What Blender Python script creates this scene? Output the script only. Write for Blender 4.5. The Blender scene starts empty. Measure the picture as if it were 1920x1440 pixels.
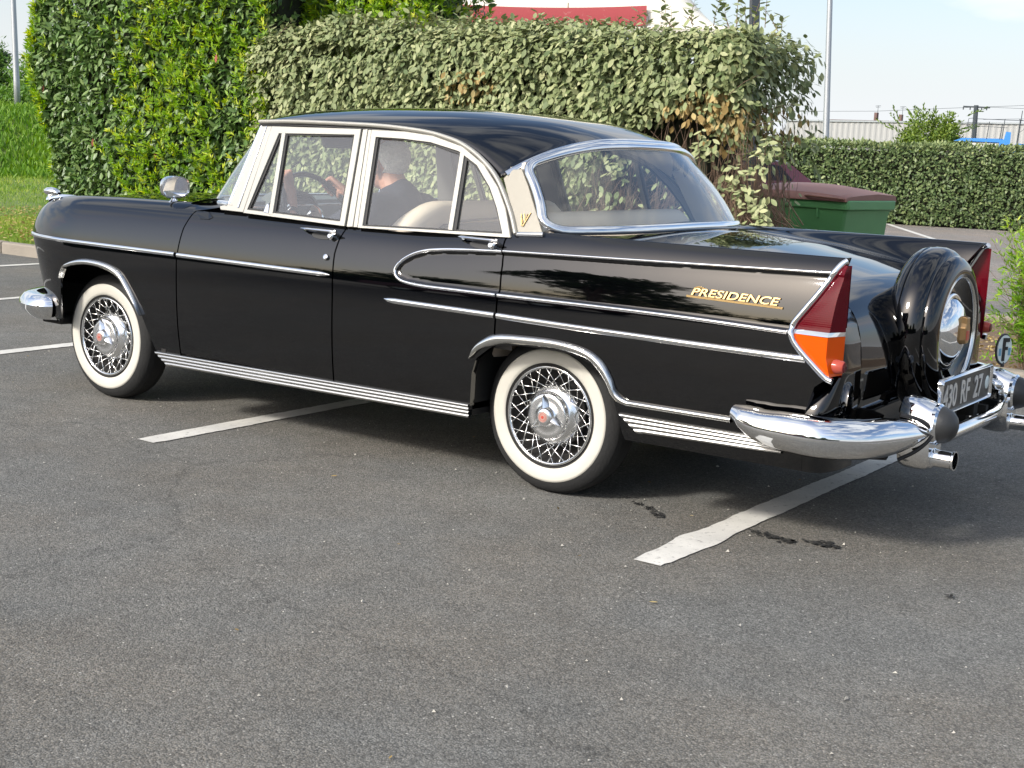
import bpy, bmesh, math, random
import numpy as np
from mathutils import Vector, Matrix
R = math.radians
random.seed(7)
rng = np.random.default_rng(7)
scene = bpy.context.scene
col = scene.collection

# ---------------------------------------------------------------- camera, sky, sun
def setup_camera():
    yaw, pit, rol = -0.61442057, 0.17377496, 0.04385897
    cy, sy = math.cos(yaw), math.sin(yaw)
    fw = Vector((sy*math.cos(pit), cy*math.cos(pit), -math.sin(pit)))
    r = Vector((cy, -sy, 0)); u = r.cross(fw)
    c, s = math.cos(rol), math.sin(rol)
    r2 = c*r+s*u; u2 = -s*r+c*u
    cam = bpy.data.cameras.new('camera')
    o = bpy.data.objects.new('camera', cam); col.objects.link(o)
    m = Matrix((r2, u2, -fw)).transposed().to_4x4()
    m.translation = Vector((5.61380196, -5.1421239, 1.36265255))
    o.matrix_world = m
    cam.sensor_width = 36; cam.lens = 2577.37653/1920*36
    cam.clip_start = .05; cam.clip_end = 1500
    cam.dof.use_dof = False
    scene.camera = o
setup_camera()

SUN_EL, SUN_AZ = R(34), R(198)      # azimuth as compass angle of the direction TOWARDS the sun (0 = +y, 90 = +x)
def setup_light():
    w = bpy.data.worlds.new('World'); scene.world = w; w.use_nodes = True
    nt = w.node_tree; nt.nodes.clear()
    out = nt.nodes.new('ShaderNodeOutputWorld'); bg = nt.nodes.new('ShaderNodeBackground')
    sky = nt.nodes.new('ShaderNodeTexSky'); sky.sky_type = 'NISHITA'; sky.sun_disc = False
    sky.sun_elevation = SUN_EL; sky.sun_rotation = SUN_AZ
    sky.air_density = 1.0; sky.dust_density = 3.0; sky.ozone_density = 2.0; sky.altitude = 0
    tc = nt.nodes.new('ShaderNodeTexCoord')
    mp = nt.nodes.new('ShaderNodeMapping'); mp.inputs['Scale'].default_value = (1.0, 1.0, 3.2); mp.inputs['Rotation'].default_value = (0.1, 0.15, .6)
    n = nt.nodes.new('ShaderNodeTexNoise'); n.inputs['Scale'].default_value = 2.6; n.inputs['Detail'].default_value = 7; n.inputs['Roughness'].default_value = .55; n.inputs['Distortion'].default_value = .4
    rp = nt.nodes.new('ShaderNodeValToRGB'); rp.color_ramp.elements[0].position = .44; rp.color_ramp.elements[0].color = (.0, .0, .0, 1)
    rp.color_ramp.elements[1].position = .60; rp.color_ramp.elements[1].color = (.95, .95, .95, 1)
    mx = nt.nodes.new('ShaderNodeMix'); mx.data_type = 'RGBA'
    lt = nt.nodes.new('ShaderNodeMix'); lt.data_type = 'RGBA'; lt.blend_type = 'LIGHTEN'; lt.inputs['Factor'].default_value = 1; lt.inputs['B'].default_value = (4.5, 4.65, 4.85, 1)
    nt.links.new(sky.outputs['Color'], lt.inputs['A']); nt.links.new(lt.outputs['Result'], mx.inputs['B'])
    sx = nt.nodes.new('ShaderNodeSeparateXYZ'); nt.links.new(tc.outputs['Generated'], sx.inputs['Vector']); hz = nt.nodes.new('ShaderNodeMapRange'); hz.inputs['From Min'].default_value = .0; hz.inputs['From Max'].default_value = .16; hz.inputs['To Min'].default_value = .95; hz.inputs['To Max'].default_value = 0; nt.links.new(sx.outputs['Z'], hz.inputs['Value'])
    mm = nt.nodes.new('ShaderNodeMath'); mm.operation = 'MAXIMUM'; nt.links.new(hz.outputs['Result'], mm.inputs[1])
    L = nt.links.new
    L(tc.outputs['Generated'], mp.inputs['Vector']); L(mp.outputs['Vector'], n.inputs['Vector']); L(n.outputs['Fac'], rp.inputs['Fac'])
    L(rp.outputs['Color'], mm.inputs[0]); L(mm.outputs['Value'], mx.inputs['Factor']); L(sky.outputs['Color'], mx.inputs['A']); L(mx.outputs['Result'], bg.inputs['Color'])
    bg.inputs['Strength'].default_value = .110
    L(bg.outputs['Background'], out.inputs['Surface'])
    s = bpy.data.lights.new('sun', 'SUN'); s.energy = 2.1; s.angle = R(8); s.color = (1, .965, .90)
    so = bpy.data.objects.new('sun', s); col.objects.link(so)
    d = Vector((math.sin(SUN_AZ)*math.cos(SUN_EL), math.cos(SUN_AZ)*math.cos(SUN_EL), math.sin(SUN_EL)))
    so.rotation_euler = d.to_track_quat('Z', 'Y').to_euler(); so.location = (0, 0, 30)
setup_light()
scene.view_settings.view_transform = 'Standard'; scene.view_settings.look = 'None'
scene.view_settings.exposure = 1.1; scene.view_settings.gamma = 1; scene.view_settings.use_curve_mapping = False

# ---------------------------------------------------------------- helpers
def tag(o, label=None, cat=None, group=None, kind=None):
    if label: o['label'] = label
    if cat: o['category'] = cat
    if group: o['group'] = group
    if kind: o['kind'] = kind
    return o
def empty(name, loc, label=None, cat=None, group=None, kind=None, rz=0):
    o = bpy.data.objects.new(name, None); col.objects.link(o)
    o.location = loc; o.rotation_euler = (0, 0, rz); o.empty_display_size = .2
    return tag(o, label, cat, group, kind)
def mesh(name, V, F, mat=None, parent=None, smooth=True):
    me = bpy.data.meshes.new(name)
    V = np.asarray(V, float)
    me.from_pydata(V.tolist(), [], [list(map(int, f)) for f in F]); me.update()
    if smooth: me.polygons.foreach_set('use_smooth', [True]*len(me.polygons))
    if mat: me.materials.append(mat)
    o = bpy.data.objects.new(name, me); col.objects.link(o)
    if parent: o.parent = parent
    return o
class MB:                                   # collects many shapes into one mesh
    def __init__(s): s.V = []; s.F = []; s.n = 0
    def add(s, V, F):
        V = np.asarray(V, float).reshape(-1, 3); s.V.append(V); s.F += [[i+s.n for i in f] for f in F]; s.n += len(V); return s
    def grid(s, P, cu=False, cv=False):
        P = np.asarray(P, float); n, m = P.shape[:2]; F = []
        for i in range(n if cu else n-1):
            for j in range(m if cv else m-1):
                a, b = (i+1) % n, (j+1) % m
                F.append([i*m+j, a*m+j, a*m+b, i*m+b])
        return s.add(P.reshape(-1, 3), F)
    def box(s, c, d, R_=None):
        c = np.array(c, float); d = np.array(d, float)/2
        V = np.array([[x, y, z] for x in (-1, 1) for y in (-1, 1) for z in (-1, 1)])*d
        if R_ is not None: V = V@np.array(R_).T
        return s.add(V+c, [(0, 1, 3, 2), (4, 6, 7, 5), (0, 4, 5, 1), (2, 3, 7, 6), (0, 2, 6, 4), (1, 5, 7, 3)])
    def tube(s, pts, r, n=8, cap=True):
        pts = [np.array(p, float) for p in pts]; rr = r if hasattr(r, '__len__') else [r]*len(pts)
        rows = []; ref = None
        for i, p in enumerate(pts):
            t = pts[min(i+1, len(pts)-1)]-pts[max(i-1, 0)]; t = t/(np.linalg.norm(t)+1e-9)
            if ref is None: ref = np.array([0, 0, 1.]) if abs(t[2]) < .9 else np.array([1., 0, 0])
            a = ref-t*(ref@t); a /= np.linalg.norm(a)+1e-9; b = np.cross(t, a); ref = a
            rows.append([p+rr[i]*(math.cos(k)*a+math.sin(k)*b) for k in np.linspace(0, 2*math.pi, n, endpoint=False)])
        base = s.n; s.grid(rows, cv=True)
        if cap:
            s.F.append([base+k for k in range(n)][::-1]); s.F.append([base+(len(pts)-1)*n+k for k in range(n)])
        return s
    def lathe(s, prof, c, axis='y', n=48, sgn=1):  # prof = [(r, h)]; axis through c
        rows = []
        for r, h in prof:
            row = []
            for k in np.linspace(0, 2*math.pi, n, endpoint=False):
                a, b = r*math.cos(k), r*math.sin(k)
                row.append({'y': (c[0]+a, c[1]+h*sgn, c[2]+b), 'x': (c[0]+h*sgn, c[1]+a, c[2]+b), 'z': (c[0]+a, c[1]+b, c[2]+h*sgn)}[axis])
            rows.append(row)
        return s.grid(rows, cv=True)
    def prism(s, A, B):                      # polygon A extruded to polygon B
        n = len(A); V = list(A)+list(B)
        return s.add(V, [list(range(n))[::-1], list(range(n, 2*n))]+[[i, (i+1) % n, n+(i+1) % n, n+i] for i in range(n)])
    def ring(s, Ao, Ai, Bo, Bi):             # frame with hole
        n = len(Ao); V = list(Ao)+list(Ai)+list(Bo)+list(Bi); F = []
        for i in range(n):
            j = (i+1) % n
            F += [[i, j, n+j, n+i], [2*n+i, 3*n+i, 3*n+j, 2*n+j], [i, 2*n+i, 2*n+j, j], [n+i, n+j, 3*n+j, 3*n+i]]
        return s.add(V, F)
    def build(s, name, mat, parent=None, smooth=True, bevel=0, seg=2, recalc=True, angle=35):
        V = np.concatenate(s.V); o = mesh(name, V, s.F, mat, parent, smooth)
        if recalc:
            bm = bmesh.new(); bm.from_mesh(o.data); bmesh.ops.recalc_face_normals(bm, faces=bm.faces); bm.to_mesh(o.data); bm.free()
        if smooth and angle < 180:
            bm = bmesh.new(); bm.from_mesh(o.data)
            for e in bm.edges:
                if len(e.link_faces) == 2 and e.calc_face_angle(0) > R(angle): e.smooth = False
            bm.to_mesh(o.data); bm.free()
        if bevel:
            b = o.modifiers.new('bevel', 'BEVEL'); b.width = bevel; b.segments = seg; b.limit_method = 'ANGLE'; b.angle_limit = R(30)
            b.harden_normals = False
        return o
def mirror(o, parent=None, name=None):
    me = o.data.copy(); n = len(me.vertices); co = np.empty(n*3); me.vertices.foreach_get('co', co); co[1::3] *= -1
    me.vertices.foreach_set('co', co); me.flip_normals(); me.update()
    q = o.copy(); q.data = me; col.objects.link(q); q.parent = parent if parent else o.parent
    return q
def spline(pts, n):                          # Catmull-Rom resample
    P = np.array(pts, float); m = len(P)
    d = np.r_[0, np.cumsum(np.linalg.norm(np.diff(P, axis=0), axis=1))]
    Q = np.vstack([2*P[0]-P[1], P, 2*P[-1]-P[-2]]); out = []
    for s in np.linspace(0, d[-1], n):
        i = min(m-2, max(0, np.searchsorted(d, s, 'right')-1)); t = (s-d[i])/(d[i+1]-d[i]+1e-12)
        a, b, c, e = Q[i], Q[i+1], Q[i+2], Q[i+3]
        out.append(.5*((2*b)+(-a+c)*t+(2*a-5*b+4*c-e)*t*t+(-a+3*b-3*c+e)*t**3))
    return np.array(out)
def resample(pts, n):
    P = np.array(pts, float); d = np.r_[0, np.cumsum(np.linalg.norm(np.diff(P, axis=0), axis=1))]
    s = np.linspace(0, d[-1], n); return np.stack([np.interp(s, d, P[:, k]) for k in range(P.shape[1])], 1)
def sm(a, b, x):
    t = np.clip((np.asarray(x, float)-a)/(b-a), 0, 1); return t*t*(3-2*t)
def sweep(mb, path, normals, section, closed=False, taper=None):
    # section: list of (across, out); across = normal x tangent
    path = np.array(path, float); normals = np.array(normals, float)
    if normals.ndim == 1: normals = np.tile(normals, (len(path), 1))
    rows = []
    N = len(path)
    for i in range(N):
        if closed: t = path[(i+1) % N]-path[i-1]
        else: t = path[min(i+1, N-1)]-path[max(i-1, 0)]
        t = t/(np.linalg.norm(t)+1e-12); nn = normals[i]-t*(normals[i]@t); nn /= np.linalg.norm(nn)+1e-12
        b = np.cross(nn, t); k = 1 if taper is None else taper[i]
        rows.append([path[i]+b*a*k+nn*h*(k if taper is not None else 1) for a, h in section])
    base = mb.n; mb.grid(rows, cu=closed, cv=True); m = len(section)
    if not closed: mb.F.append([base+k for k in range(m)]); mb.F.append([base+(N-1)*m+k for k in range(m)][::-1])
    return mb
def halfround(w, h, n=7): return [(w/2*math.cos(a), h*math.sin(a)) for a in np.linspace(0, math.pi, n)]+[(-w/2, -.004), (w/2, -.004)]

# ---------------------------------------------------------------- materials
def newmat(name):
    m = bpy.data.materials.new(name); m.use_nodes = True; nt = m.node_tree
    return m, nt, nt.nodes['Principled BSDF'], nt.links.new
def simple(name, colr, rough=.5, metal=0, bump=0, bscale=60, var=0, vscale=4, coat=0, spec=.5):
    m, nt, p, L = newmat(name)
    p.inputs['Base Color'].default_value = (*colr, 1); p.inputs['Roughness'].default_value = rough; p.inputs['Metallic'].default_value = metal
    p.inputs['Coat Weight'].default_value = coat; p.inputs['Coat Roughness'].default_value = .03; p.inputs['Specular IOR Level'].default_value = spec
    tc = nt.nodes.new('ShaderNodeTexCoord')
    if var:
        n = nt.nodes.new('ShaderNodeTexNoise'); n.inputs['Scale'].default_value = vscale; n.inputs['Detail'].default_value = 6
        L(tc.outputs['Object'], n.inputs['Vector'])
        mx = nt.nodes.new('ShaderNodeMix'); mx.data_type = 'RGBA'
        mx.inputs['A'].default_value = (*[c*(1-var) for c in colr], 1); mx.inputs['B'].default_value = (*[min(1, c*(1+var)) for c in colr], 1)
        L(n.outputs['Fac'], mx.inputs['Factor']); L(mx.outputs['Result'], p.inputs['Base Color'])
    if bump:
        n2 = nt.nodes.new('ShaderNodeTexNoise'); n2.inputs['Scale'].default_value = bscale; n2.inputs['Detail'].default_value = 4
        L(tc.outputs['Object'], n2.inputs['Vector']); b = nt.nodes.new('ShaderNodeBump'); b.inputs['Strength'].default_value = bump; b.inputs['Distance'].default_value = .01
        L(n2.outputs['Fac'], b.inputs['Height']); L(b.outputs['Normal'], p.inputs['Normal'])
    return m
M = {}
def mats():
    # car paint: black, glossy, faint dust and polish haze
    m, nt, p, L = newmat('black_paint')
    p.inputs['Base Color'].default_value = (.0006, .0007, .0011, 1); p.inputs['Roughness'].default_value = .045
    p.inputs['Specular IOR Level'].default_value = .72
    tc = nt.nodes.new('ShaderNodeTexCoord'); n = nt.nodes.new('ShaderNodeTexNoise'); n.inputs['Scale'].default_value = 3.5; n.inputs['Detail'].default_value = 2
    b = nt.nodes.new('ShaderNodeBump'); b.inputs['Strength'].default_value = .10; b.inputs['Distance'].default_value = .006
    L(tc.outputs['Object'], n.inputs['Vector']); L(n.outputs['Fac'], b.inputs['Height']); L(b.outputs['Normal'], p.inputs['Normal'])
    n2 = nt.nodes.new('ShaderNodeTexNoise'); n2.inputs['Scale'].default_value = 9; n2.inputs['Detail'].default_value = 8
    mr = nt.nodes.new('ShaderNodeMapRange'); mr.inputs['To Min'].default_value = .015; mr.inputs['To Max'].default_value = .05
    L(tc.outputs['Object'], n2.inputs['Vector']); L(n2.outputs['Fac'], mr.inputs['Value']); L(mr.outputs['Result'], p.inputs['Roughness'])
    M['paint'] = m
    M['dark'] = simple('black_rubber_seal', (.008, .008, .009), .6)
    M['under'] = simple('dark_underbody', (.012, .011, .010), .85, var=.3)
    M['chrome'] = simple('chrome', (.78, .79, .80), .06, 1, bump=.04, bscale=14)
    M['stainless'] = simple('polished_stainless_trim', (.68, .68, .66), .17, 1, bump=.05, bscale=30)
    M['hub'] = simple('polished_hub_metal', (.90, .91, .92), .24, 1, bump=.03, bscale=20)
    M['ribbed'] = simple('brushed_sill_trim', (.46, .46, .45), .30, 1, var=.08, vscale=20)
    M['cream'] = simple('cream_painted_frame', (.27, .25, .205), .35, var=.05, vscale=8, bump=.05)
    M['frame'] = simple('satin_silver_window_frame', (.36, .35, .315), .42, .3, var=.05, vscale=9, bump=.04)
    M['gold'] = simple('gilded_script', (.52, .36, .16), .42, .85)
    M['oldgold'] = simple('old_gold_emblem', (.38, .24, .11), .3, .8)
    M['tyre'] = simple('tyre_rubber', (.014, .014, .014), .8, bump=.25, bscale=90, var=.35, vscale=12)
    M['white'] = simple('whitewall_rubber', (.52, .50, .44), .55, var=.09, vscale=9, bump=.08, bscale=120)
    M['beige'] = simple('beige_upholstery', (.68, .57, .46), .7, var=.07, bump=.1, bscale=200)
    M['greyseat'] = simple('grey_seat_panel', (.16, .15, .14), .8)
    M['headliner'] = simple('grey_beige_headliner', (.50, .46, .41), .9)
    M['dash'] = simple('grey_dashboard_paint', (.10, .11, .10), .35, var=.1)
    M['bakelite'] = simple('dark_brown_steering_rim', (.02, .015, .012), .3)
    M['badgeface'] = simple('silver_pink_enamel', (.50, .30, .26), .35, .4)
    M['redbadge'] = simple('red_enamel', (.45, .06, .04), .3)
    M['blackrubber'] = simple('overrider_rubber', (.022, .023, .024), .48, bump=.1, bscale=80)
    M['platebk'] = simple('black_plate', (.035, .033, .028), .42, var=.25, vscale=8)
    M['platefg'] = simple('silver_plate_digits', (.62, .61, .58), .35, .3)
    M['oval'] = simple('white_enamel_oval', (.62, .70, .68), .25)
    M['skin'] = simple('skin', (.52, .25, .17), .5, var=.12, vscale=14, bump=.15, bscale=120)
    M['hair'] = simple('white_hair', (.80, .78, .76), .7, var=.25, vscale=60, bump=.8, bscale=150)
    M['shirt'] = simple('navy_shirt', (.012, .015, .028), .85, bump=.3, bscale=40)
    M['strap'] = simple('dark_leather_strap', (.02, .015, .012), .6)
    # tail lamp glass
    def lens(name, c, rough=.12):
        m, nt, p, L = newmat(name)
        p.inputs['Base Color'].default_value = (*c, 1); p.inputs['Roughness'].default_value = rough
        p.inputs['Coat Weight'].default_value = .0; p.inputs['Specular IOR Level'].default_value = .22
        p.inputs['Subsurface Weight'].default_value = .15; p.inputs['Subsurface Radius'].default_value = (.05, .02, .01); p.inputs['Subsurface Scale'].default_value = .3
        tc = nt.nodes.new('ShaderNodeTexCoord'); w = nt.nodes.new('ShaderNodeTexWave'); w.bands_direction = 'Z'; w.inputs['Scale'].default_value = 45
        b = nt.nodes.new('ShaderNodeBump'); b.inputs['Strength'].default_value = .06; b.inputs['Distance'].default_value = .001
        L(tc.outputs['Object'], w.inputs['Vector']); L(w.outputs['Fac'], b.inputs['Height']); L(b.outputs['Normal'], p.inputs['Normal'])
        return m
    M['redlens'] = lens('red_lamp_lens', (.085, .0012, .006)); M['amberlens'] = lens('amber_lamp_lens', (.60, .075, .002))
    M['pinklens'] = lens('clear_red_reflector', (.36, .07, .05))
    # window glass: thin sheet
    def glass(name, tint, haze):
        m = bpy.data.materials.new(name); m.use_nodes = True; nt = m.node_tree; nt.nodes.clear(); L = nt.links.new
        out = nt.nodes.new('ShaderNodeOutputMaterial'); tr = nt.nodes.new('ShaderNodeBsdfTransparent'); gl = nt.nodes.new('ShaderNodeBsdfGlossy')
        tr.inputs['Color'].default_value = (*tint, 1); gl.inputs['Roughness'].default_value = .02; gl.inputs['Color'].default_value = (1, 1, 1, 1)
        fr = nt.nodes.new('ShaderNodeFresnel'); ge = nt.nodes.new('ShaderNodeNewGeometry'); mr = nt.nodes.new('ShaderNodeMapRange')
        mr.inputs['To Min'].default_value = 1.5; mr.inputs['To Max'].default_value = 1/1.5; L(ge.outputs['Backfacing'], mr.inputs['Value']); L(mr.outputs['Result'], fr.inputs['IOR'])
        mu = nt.nodes.new('ShaderNodeMath'); mu.operation = 'MULTIPLY_ADD'; mu.inputs[1].default_value = 1.5; mu.inputs[2].default_value = .01; mu.use_clamp = True
        mx = nt.nodes.new('ShaderNodeMixShader'); df = nt.nodes.new('ShaderNodeBsdfDiffuse'); df.inputs['Color'].default_value = (.75, .77, .78, 1); mx2 = nt.nodes.new('ShaderNodeMixShader')
        mx2.inputs['Fac'].default_value = haze
        L(fr.outputs['Fac'], mu.inputs[0]); L(mu.outputs['Value'], mx.inputs['Fac']); L(tr.outputs['BSDF'], mx.inputs[1]); L(gl.outputs['BSDF'], mx.inputs[2])
        L(mx.outputs['Shader'], mx2.inputs[1]); L(df.outputs['BSDF'], mx2.inputs[2]); L(mx2.outputs['Shader'], out.inputs['Surface'])
        return m
    M['glass'] = glass('window_glass', (.93, .96, .94), .05); M['rearglass'] = glass('rear_window_glass', (.94, .97, .95), .05)
    M['mirrorglass'] = simple('mirror_glass', (.85, .85, .86), .02, 1)
mats()
# ================================================================ THE CAR (x rearwards from the front axle, y away, z up)
Z0 = .74
def hh(x):      # height of the shoulder above Z0
    x = np.asarray(x, float)
    front = np.interp(x, [-.68, -.64, -.58, -.46, -.2, .1, .66], [.15, .195, .222, .248, .268, .276, .286])
    return np.where(x < .66, front, .286+.044*sm(2., 2.8, x))
def W0(x):
    x = np.asarray(x, float); t = np.clip((-.08-x)/.60, 0, .999)
    return .865-.25*(1-np.sqrt(1-t*t))-.02*np.clip((x-2.9)/1.0, 0, 2)**2
def nose(x, z):
    k = 1-.25*np.clip((.80-z)/.43, 0, 1.3)**.8
    return np.where(x < -.08, -.08+(x+.08)*k, x)
SCU = np.array([(1.983,.83),(2.005,.867),(2.053,.896),(2.116,.917),(2.203,.929),(2.336,.937),(2.495,.946),(3.195,.965),(3.86,.981)])
SCL = np.array([(1.983,.83),(1.985,.819),(2.005,.799),(2.054,.786),(2.147,.780),(2.5,.780),(3.24,.782),(3.75,.772)])
def W(x, z):
    x = np.asarray(x, float); z = np.asarray(z, float); w = W0(x); h = hh(x)
    lo = w-.03*(np.clip(Z0-z, 0, 9)/.45)**2
    t = np.clip((z-Z0)/h, 0, .998); up = w-.16*(1-np.sqrt(1-t*t))
    y = np.where(z < Z0, lo, up)
    zu = np.interp(x, SCU[:, 0], SCU[:, 1]); zl = np.interp(x, SCL[:, 0], SCL[:, 1])
    d = np.where(x > 1.983, np.minimum(zu-z, (z-zl)), -1)
    y = y-.011*sm(0, .016, d)
    return y
def belt(x): return np.interp(x, [.70,.778,1.032,1.211,1.449,1.652,1.74,1.848,1.944,2.017,2.07,2.134,2.202,2.295,2.499,2.56], [1.012,1.012,1.006,1.001,.987,.990,.988,.977,.976,.981,.995,1.004,1.008,1.010,1.012,1.015])
def seam1(z): return np.interp(z, [.30,.325,.447,.585,.756,.824,.909,.977,1.012], [.669,.669,.664,.665,.668,.675,.683,.703,.736])
def seam2(z): return np.interp(z, [.30,.447,.684,.792,.869,.93,.985,1.01], [1.642,1.642,1.647,1.645,1.640,1.645,1.660,1.675])
def seam3(z): return np.interp(z, [.33,.353,.456,.52,.56,.58,.679,.711,.808,.896,.956,.989,1.02], [2.380,2.384,2.394,2.417,2.470,2.500,2.503,2.506,2.510,2.504,2.493,2.490,2.500])
def yg(z): return .79-.36*(np.asarray(z, float)-1.0)                 # inclined side of the greenhouse
def gp(pts, o=0.0): return [(x, -(float(yg(z))+o), z) for x, z in pts]

car = empty('vintage_car', (0, 0, 0), 'black vintage saloon with tail fins, whitewall tyres and a covered spare wheel on its back', 'car')

def panel(name, P, mat, parent=car, fl=.022, inward=(0, 1, 0), both=True, sides=(1, 1, 1, 1)):
    """P[i, j] grid; flanges along all four edges turned inwards so that the shut lines have depth"""
    P = np.asarray(P, float); b = MB(); b.grid(P); inw = np.array(inward, float)*fl
    E = [P[0], P[-1], P[:, 0], P[:, -1]]
    for k, e in enumerate(E):
        if sides[k]: b.grid(np.stack([e, e+inw]))
    o = b.build(name, mat, parent, angle=40, recalc=False)
    # orient: outward = away from the car's middle line
    me = o.data; s = sum((p.normal.dot(-Vector(inward)))*p.area for p in list(me.polygons)[:(P.shape[0]-1)*(P.shape[1]-1)])
    if s < 0: me.flip_normals()
    m_ = mirror(o) if both else None
    return o, m_

# ---- front wing
def front_wing():
    s1 = .004
    arch = [(-.281,.386),(-.240,.531),(-.208,.627),(-.174,.652),(-.09,.672),(.053,.684),(.192,.672),(.299,.628),(.374,.547),(.408,.480),(.492,.318)]
    A = spline(arch, 46); front = resample([(-.68, .375), (-.60, .378), (-.45, .382), (-.30, .385)], 22)
    back = resample([(.50, .312), (.667-s1, .312)], 8)
    B = np.vstack([front, A, back])
    tx = np.r_[np.linspace(-.68, -.36, 22), np.linspace(-.34, .56, 46), np.linspace(.575, .670-s1, 8)]
    n = len(B); rows = []
    NT = 40
    for t in np.linspace(0, 1, NT):
        z = B[:, 1]+(Z0-B[:, 1])*t; x = B[:, 0]+(tx-B[:, 0])*t
        wgt = np.r_[np.zeros(22+46), np.linspace(.2, 1, 8)]
        x = x+wgt*(seam1(z)-s1-x)*np.r_[np.zeros(n-8), np.linspace(0, 1, 8)**2]
        rows.append(np.stack([nose(x, z), -W(x, z), z], 1))
    h = hh(tx)
    for th in np.linspace(0, math.pi/2, 26)[1:]:
        z = Z0+h*math.sin(th); y = W0(tx)-.16*(1-math.cos(th))
        x = np.array(tx); k = np.linspace(0, 1, 30)**2; x[-30:] = x[-30:]+k*(seam1(np.minimum(z[-30:], 1.02))-s1-x[-30:])
        rows.append(np.stack([nose(x, z), -y, z], 1))
    last = rows[-1]; yin = np.minimum(.60, W0(tx)-.2)
    for f in np.linspace(0, 1, 7)[1:]:
        y = -last[:, 1]+(yin+last[:, 1])*f
        z = last[:, 2]-.012*f*f
        rows.append(np.stack([last[:, 0]-.0*f, -y, z], 1))
    P = np.array(rows)
    a, b = panel('front_wing', P, M['paint'], sides=(1, 1, 0, 1), fl=.010)
    return P, a, b
FW, wing_l, wing_r = front_wing()
nose_edge = FW[:, 0]                         # section at the front end
# front face between the wings, grille and headlamps (seen only from the side)
fe = nose_edge[::2]; far = fe*np.array([1, -1, 1])
b = MB(); P = np.array([fe+(far-fe)*t for t in np.linspace(0, 1, 12)]); b.grid(P); b.build('front_panel', M['paint'], car)
gr = MB()
for z in np.linspace(.47, .62, 5): gr.tube([(-.70, -.42, z), (-.72, 0, z), (-.70, .42, z)], .009)
gr.build('grille', M['chrome'], car)
for y in (-.50, .50):
    hl = MB(); hl.lathe([(.0, -.02), (.07, -.015), (.085, -.0), (.095, -.012), (.10, .0), (.10, .04)], (-.70, y, .76), 'x', 32); h_ = hl.build('headlamp', M['chrome'], car)
# bonnet
def hood_back(y): return .50+.15*(np.abs(y)/.6)**2
inner = FW[-1]
def bonnet():
    rows = []
    for u in np.linspace(-1, 1, 41):
        row = []
        for s in np.linspace(0, 1, 44):
            x0 = -.668+(hood_back(.6*u)+.668)*s
            yi = min(.597, float(W0(x0))-.205); zi = float(np.interp(x0, tuple(inner[:, 0]), tuple(inner[:, 2])))
            row.append((x0, u*yi, zi+.022*(1-u*u)*float(sm(-.7, -.3, x0))))
        rows.append(row)
    return panel('bonnet', rows, M['paint'], inward=(0, 0, -1), both=False, fl=.02)
bonnet()
def ws_bot(u):   # windscreen base curve
    a = abs(u); return np.array([.925-.325*(1-a**8)+.04*(1-a**2), .778*u, 1.032+.018*(1-a**2)])
def ws_top(u):
    a = abs(u); return np.array([.998-.14*(1-a**4), .648*u, 1.388+.035*(1-a**2.2)])
def cowl():
    rows = []
    for u in np.sin(np.linspace(-1, 1, 61)*math.pi/2):
        f = ws_bot(u); row = []
        for s in np.linspace(0, 1, 14):
            y = u*(.60+(.785-.60)*1.0) if abs(u) > .764 else u*.785
            xs = hood_back(y)+.006 if abs(y) < .6 else float(seam1(.98))-.03
            x = xs+(f[0]+.03-xs)*s
            ay = abs(y); z0_ = 1.012+.022*(1-(ay/.6)**2) if ay <= .6 else (1.012+.012*((ay-.6)/.105)**.5 if ay < .705 else .738+.286*math.sqrt(1-((ay-.705)/.16)**2))
            z = z0_+(1.030+.018*(1-u*u)-z0_)*s**1.2
            row.append((x, y, z))
        rows.append(row)
    b = MB(); b.grid(rows); o = b.build('cowl', M['paint'], car)
cowl()
# ---- doors
def door(name, a, bb, xt0, xt1, rowsN, colsN, zb=.322):
    rows = []
    S = np.linspace(0, 1, colsN)
    x0 = xt0+(xt1-xt0)*S; zt = belt(x0)
    for t in np.linspace(0, 1, rowsN):
        z = zb+(zt-zb)*t; x = a(z)+.004+(bb(z)-.004-a(z)-.004)*S
        rows.append(np.stack([x, -W(x, z), z], 1))
    r = rows[-1]
    for o_, dz in ((.004, .003), (.010, .002), (.030, -.004)):
        rows.append(np.stack([r[:, 0], r[:, 1]+o_, r[:, 2]+dz], 1))
    return panel(name, rows, M['paint'], fl=.028, sides=(1, 1, 1, 1))
fd = door('front_door', seam1, seam2, .745, 1.665, 96, 60)
rd = door('rear_door', seam2, seam3, 1.675, 2.50, 104, 100)
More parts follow.
